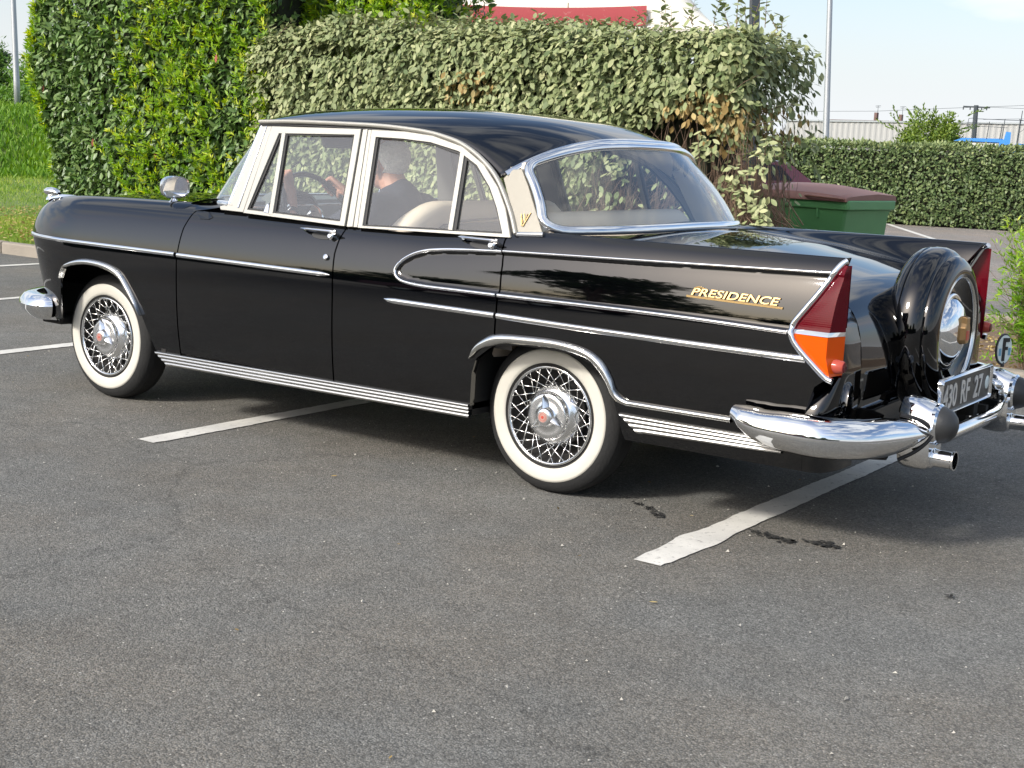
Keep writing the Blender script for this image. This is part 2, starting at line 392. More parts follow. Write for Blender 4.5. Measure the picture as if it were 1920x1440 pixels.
# ---- rear wing
def zdeck(x): return np.interp(x, [2.40, 2.66, 3.0, 3.3, 3.55, 3.8, 3.9], [1.014, 1.016, 1.0, .975, .935, .885, .86])
def xend(z): return np.interp(z, [.30,.50,.600,.622,.632,.648,.737,.772,.80,.90,1.028], [3.79,3.79,3.822,3.850,3.868,3.856,3.737,3.713,3.718,3.782,3.866])
def rear_wing():
    arch = [(2.508,.580),(2.554,.588),(2.649,.597),(2.802,.596),(2.877,.588),(2.922,.576),(2.974,.547),(3.026,.486),(3.052,.437),(3.067,.395),(3.083,.335),(3.095,.305)]
    A = spline(arch, 60); back = resample([(3.10, .300), (3.79, .300)], 44)
    B = np.vstack([A, back]); n = len(B)
    s = np.r_[np.linspace(0, .52, 60), np.linspace(.53, 1, 44)]
    T = np.stack([2.506+(3.866-2.506)*s, np.interp(s, [0, .12, 1], [1.016, 1.026, 1.028])], 1)
    rows = []; NT = 120
    for t in np.linspace(0, 1, NT):
        zl = .580+(1.016-.580)*t; Lx = float(seam3(zl))+.004; zr = .300+(1.028-.300)*t; Rx = float(xend(zr))
        Lp = np.array([Lx, zl]); Rp = np.array([Rx, zr])
        c00, c10, c01, c11 = B[0], B[-1], T[0], T[-1]
        P = (1-t)*B+t*T+(1-s)[:, None]*Lp+s[:, None]*Rp-((1-s)[:, None]*(1-t)*c00+s[:, None]*(1-t)*c10+(1-s)[:, None]*t*c01+s[:, None]*t*c11)
        rows.append(np.stack([P[:, 0], -W(P[:, 0], P[:, 1]), P[:, 1]], 1))
    r = rows[-1]; x = r[:, 0]; y = -r[:, 1]; z = r[:, 2]; zd = zdeck(x)
    for o_, dz in ((.002, .003), (.006, .0045), (.014, .003)):
        rows.append(np.stack([x, -(y-o_), z+dz], 1))
    y1 = y-.014; z1 = z+.003
    def fx(x, z): return np.where(x > 3.45, 3.45+(x-3.45)*(np.minimum(xend(np.clip(z, .875, 1.028)), 3.866)-3.45)/.416, x)
    for f in np.linspace(0, 1, 12)[1:]:      # concave inner side of the fin down to the deck
        yy = y1+(.640-y1)*(f**.85); zz = z1+(zd-z1)*(math.sin(f*math.pi/2)**1.1)
        rows.append(np.stack([fx(x, zz), -yy, zz], 1))
    for yy in (.630, .622): rows.append(np.stack([fx(x, zd), -np.full_like(x, yy), zd+.001], 1))
    return panel('rear_wing', rows, M['paint'], fl=.026, sides=(1, 1, 1, 1))
rw = rear_wing()
def crown(y): return .034*(1-(np.abs(y)/.62)**2)
def rg_bot(u):
    a = abs(u); return np.array([2.652+.215*(1-a**3.5), .785*u, 1.036+.012*(1-a**2)])
def rg_top(u):
    a = abs(u); return np.array([2.492+.135*(1-a**2.5), .690*u, 1.276+.092*(1-a**3.2)])
def deck():
    # panel below the rear window
    rows = []
    for y in np.linspace(-.70, .70, 57):
        f = rg_bot(np.clip(y/.785, -1, 1)); row = []
        xb = 2.935 if abs(y) < .62 else 2.935
        for s in np.linspace(0, 1, 8):
            x = f[0]-.03+(xb-f[0]+.03)*s
            zd_ = float(zdeck(x))+max(0., float(crown(y)))*float(sm(2.66, 3.0, x)) 
            row.append((x, y, zd_-.0015 if abs(y) > .61 else zd_+.004*(1-s)))
        rows.append(row)
    b = MB(); b.grid(rows); b.build('rear_scuttle', M['paint'], car)
    rows = []
    path = [(2.94, None), (3.1, None), (3.25, None), (3.4, None), (3.55, None), (3.65, None), (3.74, None)]
    for y in np.linspace(-.617, .617, 49):
        k = float(crown(y)); top = [(x, float(zdeck(x))+k) for x in np.linspace(2.942, 3.76, 26)]
        zz = top[-1][1]; bulge = .03*(1-(abs(y)/.617)**2)
        tail = [(3.80, zz-.020), (3.835, zz-.045), (3.862+bulge*.3, zz-.085), (3.882+bulge*.6, zz-.15), (3.892+bulge, zz-.25), (3.890+bulge, zz-.38), (3.880+bulge*.6, .40)]
        prof = spline(top[-2:]+tail, 22)[3:]
        row = [(x, y, z) for x, z in top]+[(x, y, z) for x, z in prof]
        rows.append(row)
    panel('boot_lid', rows, M['paint'], inward=(0, 0, -1), both=False, fl=.012)
deck()
def rear_corner():
    rows = []
    for t in np.linspace(0, 1, 50):
        row = []; z = .30+(.882-.30)*t
        xb = float(np.interp(z, [.40, .512, .642, .742, .807, .847, .872, .882], [3.880, 3.890, 3.892, 3.882, 3.862, 3.835, 3.80, 3.78]))
        yo = float(W(3.79, z))-.001-.092*float(sm(.48, .67, z)); xo = min(3.791+.079*float(sm(.48, .655, z)), xb+.006); k = 0
        for u in np.linspace(0, 1, 30):
            a = u*math.pi/2; y = .60+(yo-.60)*math.sin(a)**.75; x = xo+(xb-xo)*math.cos(a)**.6 if u < 1 else xo
            row.append((x, -y, z))
        rows.append(row)
    r_ = rows[-1]
    for s in (.3, .7, 1): rows.append([(x-(x-3.72)*s, y, .882+.004*s) for x, y, z in r_])
    panel('rear_corner_panel', rows, M['paint'], inward=(-1, 0, 0), fl=.02)
rear_corner()
# ---- inner shell: dark wells, floor, cabin lining
def inner():
    for x0, x1, z0, z1 in ((.52, 2.36, .30, .97),):
        xs = np.linspace(x0, x1, 30); rows = []
        for z in np.linspace(z0, z1, 12): rows.append(np.stack([xs, -(W(xs, np.full_like(xs, z))-.036), np.full_like(xs, z)], 1))
        o = MB().grid(rows).build('door_lining', M['greyseat'], car); mirror(o)
    b = MB()
    b.box((1.7, 0, .28), (4.0, 1.16, .06)); b.box((1.44, 0, .30), (1.84, 1.60, .05))    # floor
    b.box((.52, 0, .62), (.03, 1.20, .70)); b.box((2.34, 0, .45), (.03, 1.50, .32)); b.box((-.05, 0, .5), (1.1, 1.08, .4))
    b.box((2.74, 0, .5), (.74, 1.10, .42)); b.box((3.45, 0, .45), (.66, 1.5, .26)); b.box((2.7, 0, .76), (.8, 1.5, .04)); b.box((.05, 0, .76), (.85, 1.5, .04)); b.box((-.42, 0, .46), (.16, 1.25, .16))
    b.box((.55, .70, .5), (.03, .28, .44)); b.box((.55, -.70, .5), (.03, .28, .44)); b.box((3.12, .7, .52), (.03, .26, .44)); b.box((3.12, -.7, .52), (.03, .26, .44))
    b.box((2.345, .7, .50), (.03, .26, .40)); b.box((2.345, -.7, .50), (.03, .26, .40))
    b.build('underbody', M['under'], car, smooth=False)
    b = MB(); b.tube([(.3, -.2, .2), (2.2, -.25, .19), (3.4, -.44, .26), (3.95, -.46, .335)], .028); b.tube([(2.6, .3, .2), (3.4, .44, .26), (3.95, .46, .335)], .028)
    b.box((2.69, 0, .30), (.10, 1.2, .10)); b.box((0, 0, .29), (.10, 1.1, .08)); b.build('exhaust_pipe', M['under'], car)
inner()
# wheel-arch lips (stainless brows)
def lip(name, outer, inner_, n, taperends=(1, 1)):
    O = spline(outer, n); I = spline(inner_, n); rows = []
    for k, (a, h) in enumerate(((0, .001), (.10, .012), (.35, .020), (.7, .020), (1, .012), (1.0, -.012))):
        Pk = O+(I-O)*a; rows.append(np.stack([nose(Pk[:, 0], Pk[:, 1]), -(W(Pk[:, 0], Pk[:, 1])+h), Pk[:, 1]], 1))
    o = MB().grid(rows).build(name, M['stainless'], car, angle=60); mirror(o)
lip('wheel_arch_trim', [(-.215,.600),(-.191,.640),(-.149,.676),(-.031,.708),(.082,.712),(.193,.699),(.273,.668),(.325,.615),(.380,.540),(.412,.476)],
    [(-.214,.598),(-.174,.648),(-.12,.664),(-.03,.679),(.062,.683),(.172,.673),(.258,.643),(.306,.593),(.368,.523),(.410,.474)], 60)
lip('wheel_arch_trim', [(2.389,.520),(2.405,.565),(2.449,.603),(2.513,.629),(2.648,.638),(2.801,.639),(2.925,.622),(2.995,.587),(3.039,.530),(3.062,.480),(3.105,.457),(3.17,.4545),(3.528,.455)],
    [(2.391,.518),(2.426,.554),(2.474,.575),(2.554,.597),(2.649,.604),(2.802,.607),(2.922,.590),(2.974,.559),(3.018,.508),(3.048,.458),(3.091,.434),(3.17,.4325),(3.528,.433)], 110)
# ---- side mouldings
def moulding(name, pts, w, parent, h=.010, n=60, taper=None, mat='chrome', sp=True, both=True):
    P = spline(pts, n) if sp else resample(pts, n)
    path = np.stack([nose(P[:, 0], P[:, 1]), -W(P[:, 0], P[:, 1]), P[:, 1]], 1)
    e = 1e-3; dy = (W(P[:, 0], P[:, 1]+e)-W(P[:, 0], P[:, 1]-e))/(2*e); dx = (W(P[:, 0]+e, P[:, 1])-W(P[:, 0]-e, P[:, 1]))/(2*e)
    nrm = np.stack([-dx, -np.ones(len(P)), -dy], 1); nrm /= np.linalg.norm(nrm, axis=1)[:, None]
    nrm[:, 2] = np.clip(nrm[:, 2], -.3, .6)
    b = MB(); sweep(b, path, nrm, halfround(w, h), taper=taper); o = b.build(name, M[mat], parent[0] if isinstance(parent, tuple) else parent, angle=50)
    if both: mirror(o, parent[1] if isinstance(parent, tuple) else None)
    return o
W_ = (wing_l, wing_r)
moulding('chrome_strip', [(-.675,.790),(-.5,.790),(.1,.788),(.655,.786)], .022, W_)
moulding('chrome_strip', [(.674,.7845),(1.2,.781),(1.628,.7785)], .022, fd, taper=np.r_[np.ones(56), .9, .75, .5, .2])
tp = np.r_[np.linspace(.15, 1, 7), np.ones(53)]
moulding('chrome_strip', [(1.935,.709),(1.99,.7045),(2.25,.702),(2.498,.700)], .025, rd, taper=tp)
moulding('chrome_strip', [(2.511,.700),(3.0,.693),(3.785,.688)], .025, rw)
moulding('chrome_strip', [(2.495,.946),(2.336,.939),(2.203,.930),(2.116,.918),(2.053,.897),(2.008,.868),(1.985,.838),(1.987,.815),(2.008,.797),(2.054,.786),(2.147,.780),(2.33,.780),(2.499,.780)], .0145, rd, n=130, h=.008)
moulding('chrome_strip', [(2.511,.780),(3.231,.782),(3.712,.773)], .0165, rw, h=.010)
moulding('chrome_strip', [(2.50,.947),(2.8,.955),(3.195,.965),(3.838,.981)], .0105, rw, h=.007)
# ribbed sill trims
def sill(x0, x1, zt0, zt1, zb0, zb1, name='sill_trim'):
    sec = []
    for k in range(4):
        for a, h in ((.06, .007), (.20, .0105), (.5, .0118), (.80, .0105), (.94, .007)): sec.append(((k+a)/4, h))
    sec.append((1, .002)); xs = np.linspace(x0, x1, 60); rows = []
    for f, h in [(0, -.02)]+sec+[(1, -.04)]:
        zt = zt0+(zt1-zt0)*(xs-x0)/(x1-x0); zb = zb0+(zb1-zb0)*(xs-x0)/(x1-x0); z = zt+(zb-zt)*f
        rows.append(np.stack([xs+.085*f*(1-sm(x0, x0+.12, xs)), -(W(xs, z)+h+.004), z], 1))
    o = MB().grid(rows).build(name, M['ribbed'], car, angle=180); mirror(o)
sill(.495, 2.378, .312, .330, .250, .272); sill(3.074, 3.72, .400, .397, .334, .352)
# ---- door handles, lock, badge writing
def handle(x0, x1, z, parent):
    b = MB(); zc = z
    y = lambda x: -(float(W(x, zc))+0.0)
    n = 14; rows = []
    for i in range(n):
        s = i/(n-1); x = x0+(x1-x0)*s; w_ = .010*math.sin(min(1, s*5+.15)*math.pi/2)*(1 if s < .85 else math.cos((s-.85)/.15*1.2)); out = .034-.016*(1-s)**2
        rows.append([(x, y(x)-out+w_*1.1*math.cos(a), zc+.004+w_*.62*math.sin(a)) for a in np.linspace(0, 2*math.pi, 10, endpoint=False)])
    b.grid(rows, cv=True)
    b.tube([(x0+.012, y(x0), zc-.002), (x0+.03, y(x0)-.022, zc)], .007); xb = x1-.035
    b.tube([(xb, y(xb)+.01, zc-.018), (xb, y(xb)-.030, zc-.016), (xb, y(xb)-.036, zc-.014)], [.019, .016, .010], 12)
    b.tube([(xb+.01, y(xb), zc-.012), (xb+.02, y(xb)-.03, zc)], .010)
    o = b.build('door_handle', M['chrome'], parent[0]); mirror(o, parent[1])
    b = MB(); P = []; cx = x0+(x1-x0)*.60  # flat dark oval laid on the door, standing in for a shaded hollow
    for r_ in (0, .6, 1): P.append([(cx+.070*r_*math.cos(a), -(float(W(cx, zc-.016))+.0030-.0*r_), zc-.018+.017*r_*math.sin(a)) for a in np.linspace(0, 2*math.pi, 24, endpoint=False)])
    for row in P:
        for i, q in enumerate(row): row[i] = (q[0], -(float(W(q[0], q[2]))+.002), q[2])
    b.grid(P, cv=True); o = b.build('recess_shade', M['dark'], parent[0]); mirror(o, parent[1])
handle(1.420, 1.640, .957, fd); handle(2.268, 2.482, .983, rd)
b = MB(); b.tube([(1.598, -float(W(1.598, .849))+.004, .849), (1.598, -float(W(1.598, .849))-.008, .852), (1.598, -float(W(1.598, .849))-.011, .853)], [.014, .013, .008], 14); o = b.build('door_lock', M['chrome'], fd[0]); mirror(o, fd[1])
def text_mesh(s, name, mat, parent, frame, width, height, depth=.003, shear=0, sx=None, bold=0):
    """frame(u, v, w) maps letter coordinates (metres along, up, out) into the scene"""
    cu = bpy.data.curves.new('t', 'FONT'); cu.body = s; cu.extrude = .06; cu.shear = shear; cu.resolution_u = 4; cu.offset = bold
    cu.space_character = 1.0
    t = bpy.data.objects.new('t', cu); col.objects.link(t); bpy.context.view_layer.update()
    me = bpy.data.meshes.new_from_object(t.evaluated_get(bpy.context.evaluated_depsgraph_get())); bpy.data.objects.remove(t)
    n = len(me.vertices); co = np.empty(n*3); me.vertices.foreach_get('co', co); co = co.reshape(-1, 3)
    x0, x1 = co[:, 0].min(), co[:, 0].max(); y0, y1 = co[:, 1].min(), co[:, 1].max()
    u = (co[:, 0]-x0)/(x1-x0)*width; v = (co[:, 1]-y0)/(y1-y0)*height; w = (co[:, 2]+.06)/.12*depth
    V = np.array([frame(a, b_, c_) for a, b_, c_ in zip(u, v, w)]); me.vertices.foreach_set('co', V.ravel()); me.update()
    me.materials.clear(); me.materials.append(mat); o = bpy.data.objects.new(name, me); col.objects.link(o); o.parent = parent; me.name = name
    return o
def fr(u, v, w):
    x = 3.335+u; z = .862-.006*(u/.34)+v*(1.0); return (x, -(float(W(x, z))+.002+w), z)
text_mesh('PRESIDENCE', 'script_lettering', M['gold'], rw[0], fr, .335, .027, .005, .25, bold=.012)
b = MB(); xs = np.linspace(3.318, 3.682, 20); sweep(b, [(x, -float(W(x, .856-.004*(x-3.318)/.36)), .857-.007*(x-3.318)/.36) for x in xs], (0, -1, 0), [(-.0035, 0), (-.0035, .006), (.0035, .006), (.0035, 0)])
b.tube([(3.344, -float(W(3.344, .88))-.004, .886), (3.360, -float(W(3.344, .88))-.004, .893), (3.38, -float(W(3.344, .88))-.004, .889)], .0028, 6)
b.build('script_underline', M['gold'], rw[0])
# hexagonal filler flap near the scuttle
b = MB(); hx = [(.722,.979),(.765,.992),(.800,.989),(.845,.968),(.825,.958),(.765,.957)]
hp = [(x, -(float(W(x, z))+.0035), z) for x, z in hx]; hq = [(x, -(float(W(x, z))-.004), z) for x, z in hx]; b.prism(hp, hq); o = b.build('side_flap', M['paint'], fd[0], smooth=False, bevel=.0015); mirror(o, fd[1])

# ---- greenhouse: frames and glass
def slab(name, pts, o0, o1, mat, parent, bevel=.002):
    b = MB(); b.prism(gp(pts, o1), gp(pts, o0)); o = b.build(name, mat, parent[0], bevel=bevel); mirror(o, parent[1]); return o
def frame(name, outer, innr, o0, o1, mat, parent, bevel=.003):
    b = MB(); b.ring(gp(outer, o1), gp(innr, o1), gp(outer, o0), gp(innr, o0)); o = b.build(name, mat, parent[0], bevel=bevel); mirror(o, parent[1]); return o
CC = (car, car)
Fo = [(1.038,1.0),(1.055,1.20),(1.070,1.388),(1.604,1.392),(1.655,.984)]; Fi = [(1.056,1.016),(1.090,1.18),(1.126,1.358),(1.574,1.366),(1.622,1.002)]
frame('window_frame', Fo, Fi, -.012, .012, M['frame'], fd)
def inset(loop, k):
    c_ = np.mean(loop, 0); return [tuple(np.array(p)+(c_-np.array(p))/np.linalg.norm(c_-np.array(p))*k) for p in loop]
frame('window_seal', [tuple(p) for p in inset(Fi, -.004)], inset(Fi, .012), -.014, .004, M['dark'], fd, 0)
slab('quarterlight_bar', [(1.197,1.003),(1.222,1.003),(1.166,1.364),(1.143,1.362)], -.010, .013, M['frame'], fd)
slab('quarterlight_seal', [(1.222,1.003),(1.232,1.003),(1.176,1.364),(1.166,1.364)], -.010, .006, M['dark'], fd, 0)
slab('quarterlight_catch', [(1.165,1.010),(1.195,1.010),(1.187,1.045),(1.178,1.052),(1.17,1.045)], .0, .016, M['chrome'], fd)
Ro = [(1.664,1.391),(1.85,1.389),(2.0,1.377),(2.17,1.338),(2.30,1.270),(2.395,1.187),(2.455,1.110),(2.515,1.0),(1.728,.983)]
Ri = [(1.697,1.360),(1.85,1.357),(2.0,1.348),(2.155,1.318),(2.262,1.268),(2.352,1.186),(2.412,1.108),(2.470,1.012),(1.752,.992)]
frame('window_frame', Ro, Ri, -.012, .012, M['frame'], rd)
frame('window_seal', inset(Ri, -.004), inset(Ri, .012), -.014, .004, M['dark'], rd, 0)
slab('window_bar', [(2.203,1.008),(2.226,1.008),(2.188,1.315),(2.165,1.320)], -.010, .013, M['frame'], rd)
slab('window_bar_seal', [(2.226,1.008),(2.240,1.008),(2.202,1.31),(2.188,1.315)], -.010, .006, M['dark'], rd, 0)
slab('door_pillar', [(1.610,1.392),(1.659,1.392),(1.722,.984),(1.662,.982)], -.02, .006, M['frame'], CC)
slab('pillar_rib', [(1.628,1.392),(1.641,1.392),(1.700,.985),(1.683,.984)], .006, .011, M['frame'], CC)
def pane(name, pts, o, parent, n=1):
    b = MB(); b.add(gp(pts, o), [list(range(len(pts)))]); q = b.build(name, M['glass'], parent[0], smooth=False, recalc=False); mirror(q, parent[1])
pane('window_glass', inset([(1.126,1.358),(1.574,1.366),(1.622,1.002),(1.056,1.016)], -.008), -.004, fd)
pane('window_glass', inset(Ri, -.008), -.004, rd)
# windscreen pillar
b = MB(); pa = [(.925,1.034),(.962,1.24),(.994,1.388),(1.063,1.390),(1.047,1.20),(1.029,1.002),(.88,1.004),(.87,1.02)]
b.prism(gp(pa, .004), gp(pa, -.02)); o = b.build('windscreen_pillar', M['frame'], car, bevel=.003); mirror(o)
slab('pillar_rib', [(.985,1.02),(.997,1.02),(1.035,1.388),(1.027,1.388)], .004, .008, M['chrome'], CC)
# drip moulding from windscreen over the doors and down to the belt
G = [(.985,1.405),(1.2,1.411),(1.53,1.410),(1.75,1.405),(1.956,1.390),(2.085,1.368),(2.167,1.345),(2.25,1.308),(2.328,1.260),(2.385,1.213),(2.437,1.155),(2.49,1.085),(2.532,1.015)]
Gs = spline(G, 90); gn = np.array([0, -1, .36]); gn /= np.linalg.norm(gn)
b = MB(); sweep(b, [(x, -(float(yg(z))+.006), z) for x, z in Gs], gn, halfround(.019, .014)); o = b.build('drip_moulding', M['frame'], car, angle=50); mirror(o)
b = MB(); sweep(b, [(x+.004 if x > 2.2 else x, -(float(yg(z-.017))+.002), z-.0165) for x, z in Gs[:-8]], gn, halfround(.010, .006)); o = b.build('gutter_seal', M['dark'], car, angle=50); mirror(o)
# C pillar cream panel
cp_ = [(2.405,1.222),(2.440,1.258),(2.480,1.262),(2.53,1.20),(2.652,1.024),(2.535,1.012),(2.492,1.090),(2.44,1.168)]
b = MB(); b.prism([(x, -(float(yg(z))+.004+.010*math.sin((i+1)/9*3.14)*0), z) for i, (x, z) in enumerate(cp_)], gp(cp_, -.02)); o = b.build('rear_pillar', M['cream'], car, bevel=.002); mirror(o)
b = MB(); sweep(b, [(2.535, -.788, 1.016), (2.60, -.790, 1.020), (2.66, -.790, 1.024)], (0, -.6, .8), halfround(.02, .008)); o = b.build('pillar_foot_trim', M['chrome'], car); mirror(o)
def vfr(p): return (p[0], -(float(yg(p[1]))+.008), p[1])
b = MB(); c0 = (2.557, 1.078)
for pts in ([(-.022, .014), (-.008, -.03), (-.002, -.032), (.020, .022)], [(-.010, .016), (.0, -.01), (.006, .016)], [(-.020, .004), (-.004, -.02)]):
    b.tube([vfr((c0[0]+a, c0[1]+z)) for a, z in pts], .0022, 6)
o = b.build('pillar_emblem', M['gold'], car); mirror(o)
slab('pillar_lining', [(1.600,1.400),(1.672,1.400),(1.735,.96),(1.650,.96)], -.034, -.022, M['greyseat'], CC)
frame('frame_lining', Ro, inset(Ri, -.006), -.020, -.0125, M['greyseat'], rd); frame('frame_lining', Fo, inset(Fi, -.006), -.020, -.0125, M['greyseat'], fd)
slab('pillar_lining', [(.915,1.03),(.985,1.40),(1.075,1.40),(1.04,1.0)], -.034, -.022, M['greyseat'], CC)
slab('pillar_lining', [(2.39,1.26),(2.47,1.29),(2.66,1.01),(2.50,1.01)], -.036, -.024, M['headliner'], CC)
# roof skin
Gr = spline([(p[0], p[1]) for p in G[:9]]+[(2.385, 1.225), (2.405, 1.236)], 60)
Cr = spline([(.845, 1.440), (.95, 1.462), (1.1, 1.480), (1.4, 1.497), (1.7, 1.502), (2.0, 1.496), (2.3, 1.468), (2.48, 1.428), (2.612, 1.384)], 60)
def header(u): a = abs(u); return np.array([2.408+.204*(1-a**2.5), u*(.720-.012*a**6), 1.236+.148*(1-a**3.4)])
def roof():
    rows = []
    for i, s in enumerate(np.linspace(0, 1, 60)):
        g = Gr[i]; c_ = Cr[i]; yy = float(yg(g[1]))+.0; row = []
        for u in np.linspace(-1, 1, 61):
            a = abs(u); zr = g[1]+(c_[1]-g[1])*(1-a**3.4)**.85; xr = g[0]+(c_[0]-g[0])*(1-a**2.5)
            row.append((xr, u*yy, zr))
        rows.append(row)
    b = MB(); b.grid(rows); o = b.build('roof', M['paint'], car, angle=180)
    sol = o.modifiers.new('s', 'SOLIDIFY'); sol.thickness = .006; sol.offset = -1
    P = np.array(rows); Q = P[1:-1:2, 1:-1:2].copy(); Q[:, :, 2] -= .03; MB().grid(Q).build('headliner', M['headliner'], car)
    return rows
RF = roof()
# windscreen glass and surround
def lerp_surf(A, B, nu, nv, bulge):
    return [[A(u)+(B(u)-A(u))*v+np.array([bulge*math.sin(math.pi*v), 0, 0]) for u in np.sin(np.linspace(-1, 1, nu)*math.pi/2)] for v in np.linspace(0, 1, nv)]
MB().grid(lerp_surf(ws_bot, ws_top, 81, 12, -.012)).build('windscreen', M['rearglass'], car, angle=180)
b = MB(); U = np.sin(np.linspace(-1, 1, 81)*math.pi/2)
sweep(b, [ws_bot(u)+np.array([-.006, 0, .0]) for u in U], [(-.7, u*.9, .5) for u in U], halfround(.030, .010))
sweep(b, [ws_top(u)+np.array([-.006, 0, .008]) for u in U], [(-.8, u*.9, .5) for u in U], halfround(.030, .010))
for s_ in (-1, 1):
    pp = [ws_bot(s_)+(ws_top(s_)-ws_bot(s_))*t+np.array([-.004, 0, 0]) for t in np.linspace(0, 1, 12)]; sweep(b, pp, (-.5, s_, .2), halfround(.026, .008))
b.build('windscreen_surround', M['chrome'], car, angle=60)
# rear window
MB().grid(lerp_surf(rg_bot, rg_top, 61, 16, .022)).build('rear_window', M['rearglass'], car, angle=180)
def ring_path():
    bot = [(u, 0) for u in np.linspace(-1, 1, 61)]; top = [(u, 1) for u in np.linspace(1, -1, 61)]
    pts = []
    r1 = .10
    def S(u, v): return rg_bot(u)+(rg_top(u)-rg_bot(u))*v+np.array([.022*math.sin(math.pi*v), 0, 0])
    uv = []
    for u in np.linspace(-.90, .90, 50): uv.append((u, 0))
    for a in np.linspace(-math.pi/2, 0, 7)[1:]: uv.append((.90+.10*math.cos(a), .22+.22*math.sin(a)))
    for v in np.linspace(.3, .86, 8): uv.append((1, v))
    for a in np.linspace(0, math.pi/2, 6)[1:]: uv.append((.94+.06*math.cos(a), .88+.12*math.sin(a)))
    for u in np.linspace(.90, -.90, 50): uv.append((u, 1))
    for a in np.linspace(math.pi/2, math.pi, 6)[:-1]: uv.append((-.94+.06*math.cos(a), .88+.12*math.sin(a)))
    for v in np.linspace(.86, .3, 8): uv.append((-1, v))
    for a in np.linspace(math.pi, 1.5*math.pi, 7)[:-1]: uv.append((-.90+.10*math.cos(a), .22+.22*math.sin(a)))
    P = np.array([S(u, v) for u, v in uv]); e = .01
    N = []
    for u, v in uv:
        uu = max(-.985, min(.985, u)); vv = max(.02, min(.98, v)); du = S(uu+e, vv)-S(uu-e, vv); dv = S(uu, vv+e)-S(uu, vv-e); n_ = np.cross(du, dv); N.append(n_/np.linalg.norm(n_))
    return P, np.array(N)
rp_, rn_ = ring_path()
if rn_[25][0] < 0: rn_ = -rn_
b = MB(); sweep(b, rp_, rn_, [(-.017, -.004), (-.019, .004), (-.012, .012), (.0, .015), (.012, .012), (.019, .004), (.017, -.004)], closed=True); b.build('rear_window_surround', M['chrome'], car, angle=60)
b = MB(); cen = rp_.mean(0); sweep(b, [p+(cen-p)/np.linalg.norm(cen-p)*.022 for p in rp_], rn_, [(-.006, -.002), (-.006, .006), (.006, .006), (.006, -.002)], closed=True); b.build('rear_window_seal', M['dark'], car, angle=60)
b = MB(); H = [header(u) for u in np.linspace(-1, 1, 61)]
sweep(b, [p+np.array([.006, 0, .002]) for p in H], [(.55, .5*u, .8) for u in np.linspace(-1, 1, 61)], halfround(.030, .012)); b.build('rear_header_trim', M['chrome'], car, angle=60)
b = MB(); sweep(b, [p+np.array([.026, 0, -.012]) for p in H], [(.7, .3*u, .6) for u in np.linspace(-1, 1, 61)], [(-.010, -.01), (-.010, .001), (.010, .001), (.010, -.01)]); b.build('rear_header_seal', M['dark'], car, angle=60)
